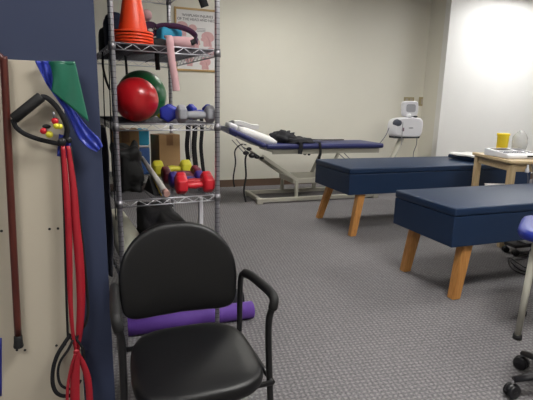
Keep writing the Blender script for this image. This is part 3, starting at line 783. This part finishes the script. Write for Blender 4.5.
# local: front = -y
def outline(w0, w1, d, y0, n=10, e=3.2):
    pts = []
    N2 = 72
    for k in range(N2):
        a_ = 2*pi*k/N2; cx_, sy_ = cos(a_), sin(a_)
        x = math.copysign(abs(cx_)**(2/e), cx_); y = math.copysign(abs(sy_)**(2/e), sy_)
        w = w0+(w1-w0)*(y+1)/2
        pts.append((x*w/2, y0+y*d/2))
    return pts
def cushion(bm, pts2, zc, th, crown, mapf):
    """rounded cushion: stacked scaled outlines"""
    cx_ = sum(p[0] for p in pts2)/len(pts2); cy_ = sum(p[1] for p in pts2)/len(pts2)
    lay = []
    def ring(s_, inset, h):
        r = []
        for (x, y) in pts2:
            dx, dy = x-cx_, y-cy_; L = sqrt(dx*dx+dy*dy); k = max(0, (L-inset)/L)*s_
            r.append(bm.verts.new(mapf(cx_+dx*k, cy_+dy*k, h)))
        return r
    rs = [ring(.3, .02, -th/2), ring(1, .03, -th/2)]
    for a_ in (-60, -30, 0, 30, 60): rs.append(ring(1, .018*(1-cos(radians(a_))), th/2*sin(radians(a_))))
    for s_, q in ((.95, .05), (.85, .35), (.65, .7), (.4, .92), (.18, 1.0)): rs.append(ring(s_, .012, th/2+crown*q))
    for a_, b_ in zip(rs, rs[1:]):
        n = len(a_)
        for k in range(n):
            f = bm.faces.new((a_[k], a_[(k+1) % n], b_[(k+1) % n], b_[k])); f.smooth = True
    f = bm.faces.new(rs[0][::-1]); f.smooth = True; f = bm.faces.new(rs[-1]); f.smooth = True
bm = NB(); so = outline(.43, .40, .43, 0.015, e=3.4)
def seatmap(x, y, h):
    yn = (y+.2)/.4
    return V((x, y-.01, .435+h+ .012*min(1, max(0, yn)) - .018*max(0, -yn+.15) ))
cushion(bm, so, 0, .05, .012, seatmap); link_mesh('seat', bm, M_vinylb, ch, True)
bm = NB()
bo = []
N2 = 80                                                   # arched back: flat lower edge, domed top
for k in range(N2):
    a_ = 2*pi*k/N2; cx_, sy_ = cos(a_), sin(a_)
    e = 2.35 if sy_ > 0 else 6.0
    x = math.copysign(abs(cx_)**(2/e), cx_); y = math.copysign(abs(sy_)**(2/e), sy_)
    w = .450 - .02*(0 if y > 0 else -y)
    yy = y*.225 if y > 0 else y*.135
    bo.append((x*w/2, yy))
def backmap(x, y, h):
    zz = .622+y*.96; yl = .255 + (y+.135)*.20 - .04*(x/.22)**2 + .03
    return V((x, yl-h, zz))
cushion(bm, bo, 0, .036, .010, backmap); link_mesh('backrest', bm, M_vinylb, ch, True)
for s in (-1, 1):
    bm = NB()
    path = [(s*.222, .31, .0), (s*.224, .262, .22), (s*.228, .238, .40), (s*.232, .246, .53), (s*.236, .250, .615), (s*.240, .222, .650), (s*.241, .15, .665), (s*.243, .04, .676), (s*.245, -.055, .682), (s*.244, -.087, .674), (s*.238, -.090, .642), (s*.232, -.082, .60), (s*.232, -.085, .50), (s*.236, -.115, .25), (s*.240, -.14, 0.012)]
    tube(bm, smooth_path(path, 6), .0115, 12); link_mesh('leg', bm, M_frame, ch, True)
    bm = NB(); pth = smooth_path([(s*.240, .215, .652), (s*.242, .14, .668), (s*.244, .04, .678), (s*.245, -.055, .684), (s*.244, -.092, .674), (s*.238, -.096, .644)], 6)
    tube(bm, pth, [.010]+[.0155]*(len(pth)-2)+[.013], 12, flat=1.15); link_mesh('arm_pad', bm, M_rubber, ch, True)
    bm = NB(); cyl(bm, (s*.240, -.14, 0), (s*.240, -.138, .03), .0155, 14); cyl(bm, (s*.222, .31, 0), (s*.222, .308, .03), .0155, 14); link_mesh('glide', bm, M_rubber, ch, True)
    bm = NB(); tube(bm, [(s*.215, .12, .662-.12), (s*.222, .27, .55)], .001, 6); bm.free()
    bm = NB(); cyl(bm, (s*.228, .242, .39), (s*.237, -.118, .39), .009, 10); link_mesh('bracket', bm, M_frame, ch, True)
bm = NB(); cyl(bm, (-.226, .24, .39), (.226, .24, .39), .0095, 10); cyl(bm, (-.237, -.118, .39), (.237, -.118, .39), .0095, 10)
link_mesh('crossbar', bm, M_frame, ch, True)

# ================================================================== TREATMENT BENCHES
def bench(x0, y0, L, Wd, zt, label, spread=0):
    t = thing('treatment_bench', label, 'treatment table', (x0+L/2, y0+Wd/2, 0), 0, 'navy upholstered treatment benches')
    zb = zt-.268
    bm = NB(); box(bm, (0, 0, zt-.029), (L, Wd, .058), bev=.014, seg=4)
    for f in bm.faces: f.smooth = True
    for v in bm.verts:
        if v.co.z > zt-.012 and abs(v.co.x) < L/2-.03: v.co.z += .004
    link_mesh('padded_top', bm, M_navy, t, True)
    bm = NB(); box(bm, (0, 0, (zb+zt-.059)/2), (L-.006, Wd-.006, zt-.059-zb), bev=.006, seg=2); bd = link_mesh('upholstered_box', bm, M_navy, t, True)
    bm = NB()
    for sx in (-1, 1):
        for sy in (-1, 1): cyl(bm, (sx*(L/2-.008), sy*(Wd/2-.008), zb+.004), (sx*(L/2-.008), sy*(Wd/2-.008), zt-.064), .0035, 8)
    link_mesh('welt_seam', bm, M_navy, bd, True)
    for sx in (-1, 1):
        for sy in (-1, 1):
            bm = NB(); box(bm, (0, 0, 0), (.072, .066, .5), bev=.006)
            top = V((sx*(L/2-.18), sy*(Wd/2-.07), zb)); bot = V((sx*(L/2-.12+spread), sy*(Wd/2-.055+spread), 0))
            for v in bm.verts:
                f_ = (v.co.z+.25)/.5; c = bot.lerp(top, f_); sc_ = .9+.2*f_
                v.co = V((c.x+v.co.x*sc_, c.y+v.co.y*sc_, c.z))
            link_mesh('leg', bm, M_oak, t, True)
    return t
bench(2.12, 2.245, 2.1, .655, .660, 'nearer navy treatment bench on wooden legs, at the right picture edge')
bench(2.25, 3.82, 2.40, .77, .690, 'farther navy treatment bench on wooden legs, with a white towel at its end', .045)
# towel and pillow at the far bench end
tw = thing('small_pillow', 'small navy pillow lying at the far end of the farther bench', 'pillow', (4.12, 4.22, .695))
bm = NB(); box(bm, (4.10, 4.20, .696+.026), (.34, .40, .05), bev=.022, seg=4)
for f in bm.faces: f.smooth = True
link_mesh('cushion', bm, M_navy, tw)
bm = NB(); grid(bm, lambda u, v: V((3.90+.33*u, 3.96+.38*v, .762+.006*sin(u*9)+.004*sin(v*7)-.012*abs(u-.5))), 14, 14, .014)
single('white_towel', bm, M_towel, 'folded white towel on the small navy pillow of the farther bench', 'towel')

# ================================================================== TRACTION TABLE
YT = 5.4; YK = 6.02
tt = thing('traction_table', 'blue padded traction table with cream metal lift frame against the back wall', 'treatment table', (2.8, 5.7, 0))
def T(px, py, Y=YT): return ony(px, py, Y)
pR = T(384, 150); pL = T(267, 154); zt_ = T(330, 149).z                    # underside of the pad, front
xL, xR = pL.x, pR.x
bm = NB(); box(bm, ((xL+xR)/2+.0, (YT+YK)/2, zt_+.035), (xR-xL, YK-YT, .065), bev=.026, seg=4)
for f in bm.faces: f.smooth = True
link_mesh('long_pad', bm, M_trac, tt)
# short head section rising to the left
hl = T(229, 132); hx0, hz0 = hl.x, hl.z
bm = NB(); ang_h = math.atan2(hz0-zt_, xL-hx0); Lh = sqrt((xL-hx0)**2+(hz0-zt_)**2)
Rm = Matrix.Rotation(ang_h, 3, 'Y')
box(bm, ((xL+hx0)/2-.0, (YT+YK)/2, (zt_+hz0)/2+.035), (Lh-.02, YK-YT-.02, .06), Rm, bev=.024, seg=4)
for f in bm.faces: f.smooth = True
link_mesh('head_pad', bm, M_trac, tt)
bm = NB(); box(bm, ((xL+xR)/2+.02, (YT+YK)/2, zt_-.022), (xR-xL-.14, YK-YT-.08, .04), bev=.004)
box(bm, ((xL+xR)/2+.02, YT+.05, zt_-.035), (xR-xL-.14, .02, .06), bev=.004)
link_mesh('top_frame', bm, M_cream, tt)
# lift frame
def beam(bm, a, b, w, h):
    a = V(a); b = V(b); d = b-a; q = V((1, 0, 0)).rotation_difference(d).to_matrix(); box(bm, (a+b)/2, (d.length, w, h), q, bev=.004)
fl = T(260.5, 202, YT).x; 
p_bl = onz(259, 204.5, .0); yf = p_bl.y; xf = p_bl.x
bxr = xf+1.75; ybk = yf+.62
bm = NB()
box(bm, ((xf+bxr)/2, yf+.03, .045), (bxr-xf, .05, .05), bev=.005); box(bm, ((xf+bxr)/2, ybk-.03, .045), (bxr-xf, .05, .05), bev=.005)
box(bm, (xf+.02, (yf+ybk)/2, .05), (.05, ybk-yf-.1, .05), bev=.005); box(bm, (bxr-.02, (yf+ybk)/2, .05), (.05, ybk-yf-.1, .05), bev=.005)
link_mesh('base_frame', bm, M_cream, tt)
for (x_, y_) in ((xf, yf+.03), (xf, ybk-.03), (bxr, yf+.03), (bxr, ybk-.03)):
    bm = NB(); box(bm, (x_+.015, y_, .037), (.085, .075, .074), bev=.006); link_mesh('foot_block', bm, M_cream, tt)
pj = ony(297, 180, yf+.06); pu = ony(262, 156, yf+.06)
bm = NB()
for y_ in (yf+.06, ybk-.08):
    beam(bm, (pu.x, y_, pu.z), (pj.x, y_, pj.z), .03, .045)
    beam(bm, (pj.x+.42, y_, pj.z-.02), (pj.x+.62, y_, zt_-.03), .03, .04)
link_mesh('diagonal_strut', bm, M_cream, tt)
bm = NB(); box(bm, (pj.x+.24, (yf+ybk)/2, pj.z-.012), (.60, ybk-yf-.1, .07), bev=.006); link_mesh('motor_housing', bm, M_cream, tt)
bm = NB()
for y_ in (yf+.05, ybk-.06):
    box(bm, (pj.x-.01, y_, (.07+pj.z)/2), (.04, .045, pj.z-.07), bev=.004); box(bm, (pj.x+.5, y_, (.07+pj.z)/2), (.05, .045, pj.z-.07), bev=.004)
link_mesh('lift_column', bm, M_cream, tt)
# rods, knobs and levers under the head section
bm = NB()
for (a, b) in (((232, 140), (247, 156)), ((236, 139), (252, 158)), ((243, 147), (262, 158)), ((338, 153), (346, 160)), ((344, 153), (351, 160))):
    cyl(bm, T(*a, YT+.10), T(*b, YT+.10), .006, 8)
link_mesh('lever_rod', bm, M_steeld, tt)
bm = NB()
for (px, py, r) in ((246, 153, .035), (252, 155.5, .04), (257, 157, .03), (262, 158, .025), (249, 149, .03), (305, 154, .02), (309, 154.5, .018)):
    p = T(px, py, YT+.06); ball(bm, p, r, 1.2, .8, .8, 14)
link_mesh('clamp_knob', bm, M_black, tt)
# towels on head pad
def roll_on(name, px0, py0, px1, py1, Y, r, label, fl_=1.0):
    a, b = ony(px0, py0, Y), ony(px1, py1, Y)
    bm = NB(); P = [a.lerp(b, k/8) for k in range(9)]; tube(bm, P, [r*.72, r*.95, r, r, r, r*.98, r*.92, r*.8, r*.5], 16, flat=fl_); return single(name, bm, M_towel, label, 'towel')
roll_on('rolled_towel', 238, 130, 276, 143.5, YT+.16, .066, 'long rolled white towel lying along the head pad of the traction table')
bm = NB(); ta, tb_ = ony(232, 124.5, YT+.45), ony(256, 128, YT+.45)
grid(bm, lambda u, v: ta.lerp(tb_, u)+V((0, -.12+.26*v, .012*sin(u*6)+.01*sin(v*5)+.02)), 12, 8, .055); single('folded_towel', bm, M_towel, 'folded white towel at the raised head of the traction table', 'towel')
bm = NB(); box(bm, ony(231, 126, YT+.2), (.12, .22, .07), Rm, bev=.025, seg=3)
for f in bm.faces: f.smooth = True
link_mesh('head_cradle', bm, M_white, tt)
bm = NB(); box(bm, ony(231.5, 133, YT+.12), (.11, .2, .045), Rm, bev=.015, seg=3); link_mesh('cradle_bracket', bm, M_trac, tt)
# harness lying on the table
hn = thing('traction_harness', 'dark grey strap harness lying on the blue traction table', 'harness', T(300, 146, YT+.3))
zh = zt_+.068
bm = NB()
def HP(px, Y, dz=0): return V((xat(px, Y, zh+dz), Y, zh+dz))
hp = smooth_path([HP(258, YT+.40, .05), HP(268, YT+.36, .04), HP(280, YT+.30, .04), HP(292, YT+.22, .03), HP(305, YT+.16, .02), HP(318, YT+.12, .014)], 6)
ribbon(bm, hp, .06, .010, (.2, 1, 0)); 
hp = smooth_path([HP(284, YT+.46, .05), HP(300, YT+.42, .035), HP(318, YT+.40, .022), HP(334, YT+.42, .018), HP(343, YT+.44, .018)], 6)
ribbon(bm, hp, .05, .012, (0, 1, 0))
hp = smooth_path([HP(292, YT+.30, .04), HP(308, YT+.34, .03), HP(324, YT+.38, .02)], 6); ribbon(bm, hp, .05, .01, (.1, 1, 0))
link_mesh('webbing', bm, M_dkgrey, hn)
bm = NB()
bmq = HP(283, YT+.32, .05)
r = bmesh.ops.create_uvsphere(bm, u_segments=30, v_segments=16, radius=1)
for v in r['verts']:
    d = v.co.copy(); k = 1+.45*noise.noise(d*2.2)+.2*noise.noise(d*5)
    v.co = bmq+V((d.x*.17*k, d.y*.2*k, max(-.05, d.z*.10*k)))
for f in bm.faces: f.smooth = True
r = bmesh.ops.create_uvsphere(bm, u_segments=26, v_segments=14, radius=1); q2 = HP(297, YT+.24, .02)
for v in r['verts']:
    d = v.co.copy(); k = 1+.45*noise.noise(d*2.2+V((4, 0, 0)))
    v.co = q2+V((d.x*.22*k, d.y*.18*k, max(-.02, d.z*.055*k)))
for f in bm.faces: f.smooth = True
link_mesh('belt_pad', bm, M_dkgrey, hn)
def fr(px, py): return T(px, py, YT-.012)
bm = NB(); ribbon(bm, smooth_path([HP(296, YT+.12, .02), HP(299, YT+.02, .02), fr(300.5, 142), fr(301, 147), fr(300, 154)], 5), .055, .006, (1, 0, 0)); link_mesh('strap_end', bm, M_dkgrey, hn)
bm = NB(); ribbon(bm, smooth_path([HP(316, YT+.14, .012), HP(319, YT+.02, .02), fr(320, 144), fr(320.5, 152), fr(319, 160), fr(317.5, 176)], 5), .035, .005, (1, 0, 0)); link_mesh('strap_end', bm, M_webb, hn)
hang('black_strap', 'black strap hanging from the head end of the traction table, farther from its base', [T(246, 145, YT+.10), T(243, 144, YT-.02), T(238, 146.5, YT-.02), T(234.8, 152, YT-.02), T(235.5, 163, YT-.02), T(233.3, 178, YT-.02), T(234.5, 187, YT-.02)], .02, M_webb, wd=(1, .3, 0))
hang('black_strap', 'black strap hanging from the head end of the traction table, nearer its base', [T(247.5, 152, YT-.02), T(245.3, 160, YT-.02), T(246, 176, YT-.02), T(244, 190, YT-.02), T(245.8, 202, YT-.02)], .026, M_webb, wd=(1, .3, 0))

# ================================================================== TRACTION MACHINE ON STAND
YM = 5.95
Mh = lambda px, py, Y=YM: ony(px, py, Y)
tm = thing('traction_machine', 'white traction unit with tilted display on a pole by the traction table', 'machine', (Mh(405, 137).x, YM, 0))
out = [(393.5, 128), (395, 121.5), (399.5, 118.3), (408, 117.3), (418, 117.5), (423.5, 120), (424, 127), (421, 136.5), (412, 137.5), (400, 137), (394.5, 135.5)]
bm = NB(); pts = smooth_path([Mh(x, y, YM-.10) for x, y in out], 3, True)
rings = []
cxm = sum((p for p in pts), V((0, 0, 0)))/len(pts)
for s_, dy in ((.85, 0), (.95, .010), (1, .03), (1, .15), (.95, .18)):
    rings.append([bm.verts.new(cxm.lerp(p, s_)+V((0, dy, 0))) for p in pts])
for a_, b_ in zip(rings, rings[1:]):
    for k in range(len(pts)):
        f = bm.faces.new((a_[k], a_[(k+1) % len(pts)], b_[(k+1) % len(pts)], b_[k])); f.smooth = True
bm.faces.new(rings[0]); bm.faces.new(rings[-1][::-1])
bd = link_mesh('housing', bm, M_white, tm)
bm = NB(); a = Mh(395.5, 137, YM-.09); b = Mh(420, 137.5, YM-.09); box(bm, (a+b)/2+V((0, .09, 0)), ((b-a).length, .17, .035), bev=.008); link_mesh('underside_plate', bm, mat('dark_blue_plastic', '22262f', .5), tm)
bm = NB(); p = Mh(397.5, 123, YM-.075); ball(bm, p, .065, 1.3, .6, .95, 20); link_mesh('rope_drum', bm, mat('slate_plastic', '4a4e5c', .4), tm)
# emblem dash on the housing front
bm = NB(); p = Mh(411, 128, YM-.101); 
el = [p+V((.045*cos(2*pi*k/24), 0, .010*sin(2*pi*k/24))) for k in range(24)]; prism(bm, el, (0, -.001, 0)); link_mesh('emblem', bm, mat('grey_emblem', '8b8e98', .5), tm)
bm = NB(); p = Mh(403.3, 129.5, YM-.103); box(bm, p, (.030, .012, .055), bev=.006); link_mesh('switch', bm, mat('plum_switch', '76586a', .4), tm)
bm = NB(); tube(bm, smooth_path([Mh(402, 131, YM-.16), Mh(403, 122, YM-.16), Mh(401.8, 138, YM-.16), Mh(401.5, 145, YM-.15)], 5), .005, 6); link_mesh('hanging_cord', bm, M_cordl, tm)
# display head
bm = NB()
o4 = [(403.5, 101), (418.5, 101.6), (416.6, 114.5), (402.2, 113.6)]
ctr = Mh(411.0, 109.0, YM-.06)
wv = (Mh(418.3, 101.3, YM-.09)-Mh(403.8, 101, YM-.09)); hv_ = Mh(410.5, 101, YM-.09)-Mh(409.8, 114.4, YM-.09)
pts = []
for k in range(40):
    a_ = 2*pi*k/40; e = 4.5
    pts.append((math.copysign(abs(cos(a_))**(2/e), cos(a_)), math.copysign(abs(sin(a_))**(2/e), sin(a_))))
wv = wv*1.08; hv_ = hv_*1.2
rings = []
for s_, dy in ((.9, 0), (1, .015), (1, .055), (.85, .08)):
    rings.append([bm.verts.new(ctr+wv*.5*x*s_*(1+.05*y)+hv_*.5*y*s_+V((0, dy, 0))) for x, y in pts])
for a_, b_ in zip(rings, rings[1:]):
    for k in range(40):
        f = bm.faces.new((a_[k], a_[(k+1) % 40], b_[(k+1) % 40], b_[k])); f.smooth = True
bm.faces.new(rings[0]); bm.faces.new(rings[-1][::-1])
dh = link_mesh('display_head', bm, M_white, tm)
bm = NB(); pp = [ctr+wv*.5*x*.60+hv_*(.5*y*.5+.05)+V((0, .004, 0)) for x, y in pts]; prism(bm, pp, (0, -.006, 0)); link_mesh('screen', bm, M_screen, dh)
bm = NB(); cyl(bm, Mh(408, 114, YM-.05), Mh(408.5, 119, YM-.05), .035, 16, .05); link_mesh('neck', bm, M_white, tm)
bm = NB(); p = Mh(415.5, 116.6, YM-.07); ball(bm, p, .03, 1.3, 1, .5, 14); link_mesh('knob', bm, M_black, tm)
# stand
bm = NB(); a = Mh(401.5, 140, YM-.02); g0 = V((a.x-.42, YM-.15, .05))
b = ony(392.5, 158, YM-.02); dd = (b-a); tt_ = (0.05-a.z)/dd.z; g0 = a+dd*tt_
tube(bm, [a+V((0, 0, .03)), g0], .042, 16); link_mesh('pole', bm, M_cream, tm)
bm = NB(); box(bm, (g0.x, YM-.02, .03), (.34, .05, .04), bev=.01); box(bm, (g0.x, YM-.02, .03), (.05, .42, .04), bev=.01); link_mesh('floor_stand', bm, M_cream, tm)
bm = NB(); tube(bm, smooth_path([Mh(417, 137, YM-.05), Mh(416.3, 145, YM-.05), Mh(413.5, 153, YM-.05), Mh(413, 165, YM-.05), Mh(412, 180, YM-.05), Mh(411, 187, YM-.05)], 5), .006, 8); link_mesh('power_cord', bm, M_grey, tm)
bm = NB(); tube(bm, smooth_path([Mh(389, 128, YM-.1), ony(386.5, 134, YM-.18), ony(382.5, 140, YM-.3), ony(378, 145.0, YM-.4)], 6), .006, 8); link_mesh('pull_cord', bm, M_grey, tm)

# ================================================================== SMALL WOODEN TABLE (right)
ZS = .835
A_ = onz(468.5, 151.5, ZS); B_ = onz(511.5, 161, ZS)
th = radians(-18); e2 = V((cos(th), sin(th), 0)); e1 = V((-sin(th), cos(th), 0)); B_ = B_ + V((0, .01, 0))
Ls = .73; Ws = .48
st = thing('wooden_side_table', 'pale birch side table carrying a desk device at the right picture edge', 'table', B_.xy.to_3d(), th)
bm = NB(); box(bm, (Ws/2, Ls/2, ZS-.014), (Ws, Ls, .028), bev=.005); link_mesh('table_top', bm, M_pine, st, True)
for (x_, y_) in ((.05, .05), (Ws-.05, .05), (.05, Ls-.045), (Ws-.05, Ls-.05)):
    bm = NB(); box(bm, (x_, y_, (ZS-.028)/2), (.058, .058, ZS-.028), bev=.006); link_mesh('leg', bm, M_pinel, st, True)
bm = NB()
box(bm, (.05, Ls/2, ZS-.066), (.02, Ls-.14, .076), bev=.002); box(bm, (Ws-.05, Ls/2, ZS-.066), (.02, Ls-.14, .076), bev=.002)
box(bm, (Ws/2, .05, ZS-.066), (Ws-.14, .02, .076), bev=.002); box(bm, (Ws/2, Ls-.05, ZS-.066), (Ws-.14, .02, .076), bev=.002)
link_mesh('apron', bm, M_pine, st, True)
bm = NB(); box(bm, (Ws/2, Ls/2, .46), (Ws-.08, Ls-.08, .018), bev=.003); link_mesh('lower_shelf', bm, M_pine, st, True)
MT = WM(st)
def SL(x, y, z): return MT @ V((x, y, z))
# device on it
dv = thing('desk_device', 'white electrotherapy console with grey keys on the pale side table', 'device', SL(.30, .40, ZS), th)
DW, DD = .42, .42
DM = Matrix.Translation(SL(.205, .34, ZS)) @ Matrix.Rotation(th+radians(10), 4, 'Z') @ Matrix.Diagonal((.92, .86, .85, 1))
def dpart(name, bm, m, parent): bm.transform(DM); return link_mesh(name, bm, m, parent)
bm = NB(); prism(bm, [(-.20, -.20, .004), (-.20, .20, .004), (-.20, .20, .085), (-.20, -.17, .048), (-.20, -.20, .036)], (.42, 0, 0)); bmesh.ops.bevel(bm, geom=list(bm.edges), offset=.006, segments=2, affect='EDGES'); dpart('console_body', bm, M_white, dv)
def onface(x, y, w, d, m, name, h=.004):
    z_ = .085-(.20-y)*(.037/.37); bm = NB(); box(bm, (x, y, z_+.001), (w, d, h), Matrix.Rotation(math.atan(.037/.37), 3, 'X'), bev=.001); dpart(name, bm, m, dv)
onface(-.06, .10, .20, .11, mat('dark_grey_panel', '42454d', .4), 'display_panel')
onface(.14, .09, .10, .13, M_grey, 'display_panel')
for i in range(5):
    for j in range(2): onface(-.15+.055*i, -.03-.06*j, .042, .036, mat('slate_key', '4a4e5a', .5) if (i+j) % 2 else M_grey, 'key', .006)
for i in range(2): onface(.16, -.02-.06*i, .05, .03, M_black, 'key', .006)
bm = NB(); box(bm, (.07, -.203, .028), (.09, .006, .020), bev=.002); dpart('front_socket', bm, M_black, dv)
# yellow cup, clear dome
yp = ony(502, 146, SL(.35, .75, 0).y)
def TP(px, Y): return V((xat(px, Y, ZS), Y, ZS))
p = SL(.30, .70, ZS); 
Yc = SL(0, 0, 0).y+.50; p = TP(501, Yc)
yc = thing('yellow_container', 'yellow plastic container with ribbed lid behind the white console', 'container', p)
bm = NB(); lathe(bm, [(0, .001), (.048, .001), (.052, .006), (.056, .175), (.058, .178), (.055, .18), (0, .18)], p, (0, 0, 1), 28); link_mesh('tub', bm, M_yplast, yc)
bm = NB(); lathe(bm, [(.0, .188), (.06, .188), (.062, .191), (.062, .210), (.058, .214), (.0, .214)], p, (0, 0, 1), 28); lathe(bm, [(0, .18), (.055, .18), (.055, .188), (0, .188)], p, (0, 0, 1), 28); link_mesh('lid', bm, M_yplast, yc)
p = TP(518, Yc-.03)
dm = thing('clear_bag', 'clear plastic dome shaped wrapper standing right of the yellow container', 'wrapper', p)
bm = NB(); r = bmesh.ops.create_uvsphere(bm, u_segments=28, v_segments=14, radius=1)
for v in r['verts']:
    d = v.co.copy(); k = 1+.12*noise.noise(d*3); v.co = p+V((d.x*.080*k, d.y*.07*k, .115+max(-.113, d.z*.125*k)))
for f in bm.faces: f.smooth = True
link_mesh('film', bm, M_clear, dm)
bm = NB(); r = bmesh.ops.create_uvsphere(bm, u_segments=20, v_segments=10, radius=1)
for v in r['verts']:
    d = v.co.copy(); k = 1+.3*noise.noise(d*3+V((3, 0, 0))); v.co = p+V((d.x*.045*k, d.y*.04*k, .062+max(-.058, d.z*.065*k)))
for f in bm.faces: f.smooth = True
link_mesh('padding', bm, M_towel, dm)
# papers on lower shelf, hanging probe and cables
t = thing('paper_stack', 'small stack of white papers on the shelf of the pale side table', 'papers', SL(.2, .42, .469), th)
bm = NB()
for k in range(7): box(bm, (.004*(k % 3), -.03+.005*(k % 2), -.0005+.0055+.009*k), (.24, .32, .008))
link_mesh('sheets', bm, M_paper, t, True)
pb_ = SL(.05, -.0, 0); Yp = pb_.y
pr = thing('ultrasound_probe', 'white probe hanging with its cables at the front of the side table', 'probe', SL(.13, .0, .72))
c = SL(.17, .006, 0)
bm = NB(); lathe(bm, [(0, 0), (.016, 0), (.019, .006), (.017, .03), (.010, .045), (.008, .07), (0, .075)], (c.x, c.y, .73), (0, 0, 1), 16); link_mesh('probe_body', bm, M_white, pr)
bm = NB(); ribbon(bm, smooth_path([(c.x, c.y, .80), (c.x, c.y-.002, .83), (c.x, c.y-.006, ZS-.01)], 4), .006, .004, (1, 0, 0)); 
tube(bm, smooth_path([(c.x+.004, c.y, .732), (c.x+.012, c.y-.01, .68), (c.x+.02, c.y-.01, .60), (c.x+.014, c.y-.01, .5)], 5), .004, 6)
tube(bm, smooth_path([(c.x+.03, c.y-.012, ZS-.03), (c.x+.06, c.y-.012, .74), (c.x+.075, c.y-.01, .64), (c.x+.07, c.y-.01, .5)], 5), .004, 6); link_mesh('cable', bm, M_grey, pr)

# ================================================================== STOOLS AT THE RIGHT EDGE

s1 = thing('blue_stool', 'royal blue padded stool on pale metal legs at the right picture edge', 'stool', (2.455, 1.695, 0), radians(37))
bm = NB(); so = outline(.545, .545, .545, 0, e=4.5)
cushion(bm, so, 0, .055, .010, lambda x, y, h: V((x, y, .625+h))); link_mesh('seat', bm, M_royal, s1, True)
bm = NB(); box(bm, (0, 0, .553), (.38, .38, .09), bev=.006); link_mesh('seat_frame', bm, M_cream, s1, True)
for sx in (-1, 1):
    for sy in (-1, 1):
        bm = NB(); tube(bm, [(sx*.165, sy*.175, .52), (sx*.185, sy*.19, .02)], [.019, .017], 14); lg_ = link_mesh('leg', bm, M_cream, s1, True)
        bm = NB(); cyl(bm, (sx*.185, sy*.19, 0), (sx*.185, sy*.19, .025), .024, 14); link_mesh('glide', bm, M_rubber, lg_, False) if False else link_mesh('leg_glide', bm, M_rubber, s1, True)
bm = NB()
for sy in (-1, 1): cyl(bm, (-.18, sy*.19, .28), (.18, sy*.19, .28), .009, 10)
link_mesh('crossbar', bm, M_cream, s1, True)

def caster(parent, x, y, r=.026, top=.075, ya=0):
    bm = NB()
    for s_ in (-1, 1):
        lathe(bm, [(0, 0), (r*.8, 0), (r, .004), (r, .016), (r*.8, .02), (0, .02)], (x+s_*.004*cos(ya), y+s_*.004*sin(ya), r), (s_*cos(ya), s_*sin(ya), 0), 20)
    w_ = link_mesh('caster', bm, M_black, parent, True)
    bm = NB(); ball(bm, (0, 0, 0), r*1.12, .7, 1.0, 1.0, 16)
    for v in bm.verts: v.co.z = max(v.co.z, 0)
    bm.transform(Matrix.Translation((x, y, r*1.05)) @ Matrix.Rotation(ya, 4, 'Z')); link_mesh('hood', bm, M_black, parent, True)
    bm = NB(); cyl(bm, (x, y, r), (x, y, top), .007, 10); link_mesh('stem', bm, M_steeld, parent, True)
s2 = thing('rolling_stool', 'black five armed rolling stool base with casters at the bottom right corner', 'stool', (1.94, 1.255, 0))
bm = NB()
for k in range(5):
    a_ = radians(159.7-72*k); R_ = .245
    tube(bm, [(.03*cos(a_), .03*sin(a_), .125), (.13*cos(a_), .13*sin(a_), .115), (R_*cos(a_), R_*sin(a_), .088)], [.028, .023, .017], 12, flat=.75)
    caster(s2, R_*cos(a_), R_*sin(a_), r=.033, top=.085, ya=a_+1.9)
cyl(bm, (0, 0, .09), (0, 0, .15), .04, 20); link_mesh('star_base', bm, M_black, s2, True)
bm = NB(); cyl(bm, (0, 0, .13), (0, 0, .30), .025, 16); cyl(bm, (0, 0, .30), (0, 0, .45), .014, 16); link_mesh('gas_column', bm, M_black, s2, True)
bm = NB(); lathe(bm, [(0, .45), (.16, .45), (.17, .46), (.17, .50), (.15, .52), (0, .525)], (0, 0, 0), (0, 0, 1), 36); link_mesh('seat', bm, M_vinylb, s2, True)

# low equipment base with casters and cables on the floor behind the nearer bench
cr_ = thing('equipment_base', 'low black equipment base on casters with loose cables under the nearer bench', 'cart', (3.59, 2.93, 0), 0)
bm = NB(); box(bm, (.04, 0, .085), (.40, .14, .03), bev=.01); link_mesh('tray', bm, M_black, cr_, True)
bm = NB(); box(bm, (.08, 0, .16), (.2, .12, .12), bev=.012); link_mesh('power_unit', bm, M_white, cr_, True)
for sx in (-1, 1):
    for sy in (-1, 1): caster(cr_, .04+sx*.18, sy*.055, r=.028, top=.09, ya=1.2)
bm = NB()
for k, (r_, o_) in enumerate(((.20, 0), (.25, .5), (.16, 1.2), (.22, 2.2))):
    P = [V((3.36+.1*k+r_*1.1*cos(t/24*2*pi+o_), 2.60+.02*k+r_*.8*sin(t/24*2*pi+o_), .008+.009*k+.02*(1+sin(t/24*6*pi+k)))) for t in range(24)]
    tube(bm, P, .005, 6, closed=True)
tube(bm, smooth_path([(3.30, 2.80, .02), (3.2, 2.72, .012), (3.1, 2.55, .008), (3.18, 2.38, .008), (3.4, 2.3, .008)], 6), .005, 6)
single('cable_bundle', bm, M_black, 'tangled black cables on the carpet under the nearer bench', 'cable')

# ------------------------------------------------------------------ light of the rest of the building, view
w = bpy.data.worlds.new('world'); sc.world = w; w.use_nodes = True
w.node_tree.nodes['Background'].inputs['Color'].default_value = (1, .96, .9, 1); w.node_tree.nodes['Background'].inputs['Strength'].default_value = .0
vs = sc.view_settings
vs.view_transform = 'Standard'; vs.look = 'None'; vs.gamma = 1; vs.use_curve_mapping = False; vs.exposure = .8
for o in list(sc.objects):
    if o.get('kind') is None and o.parent is None and o.type == 'EMPTY' and not o.children: bpy.data.objects.remove(o)
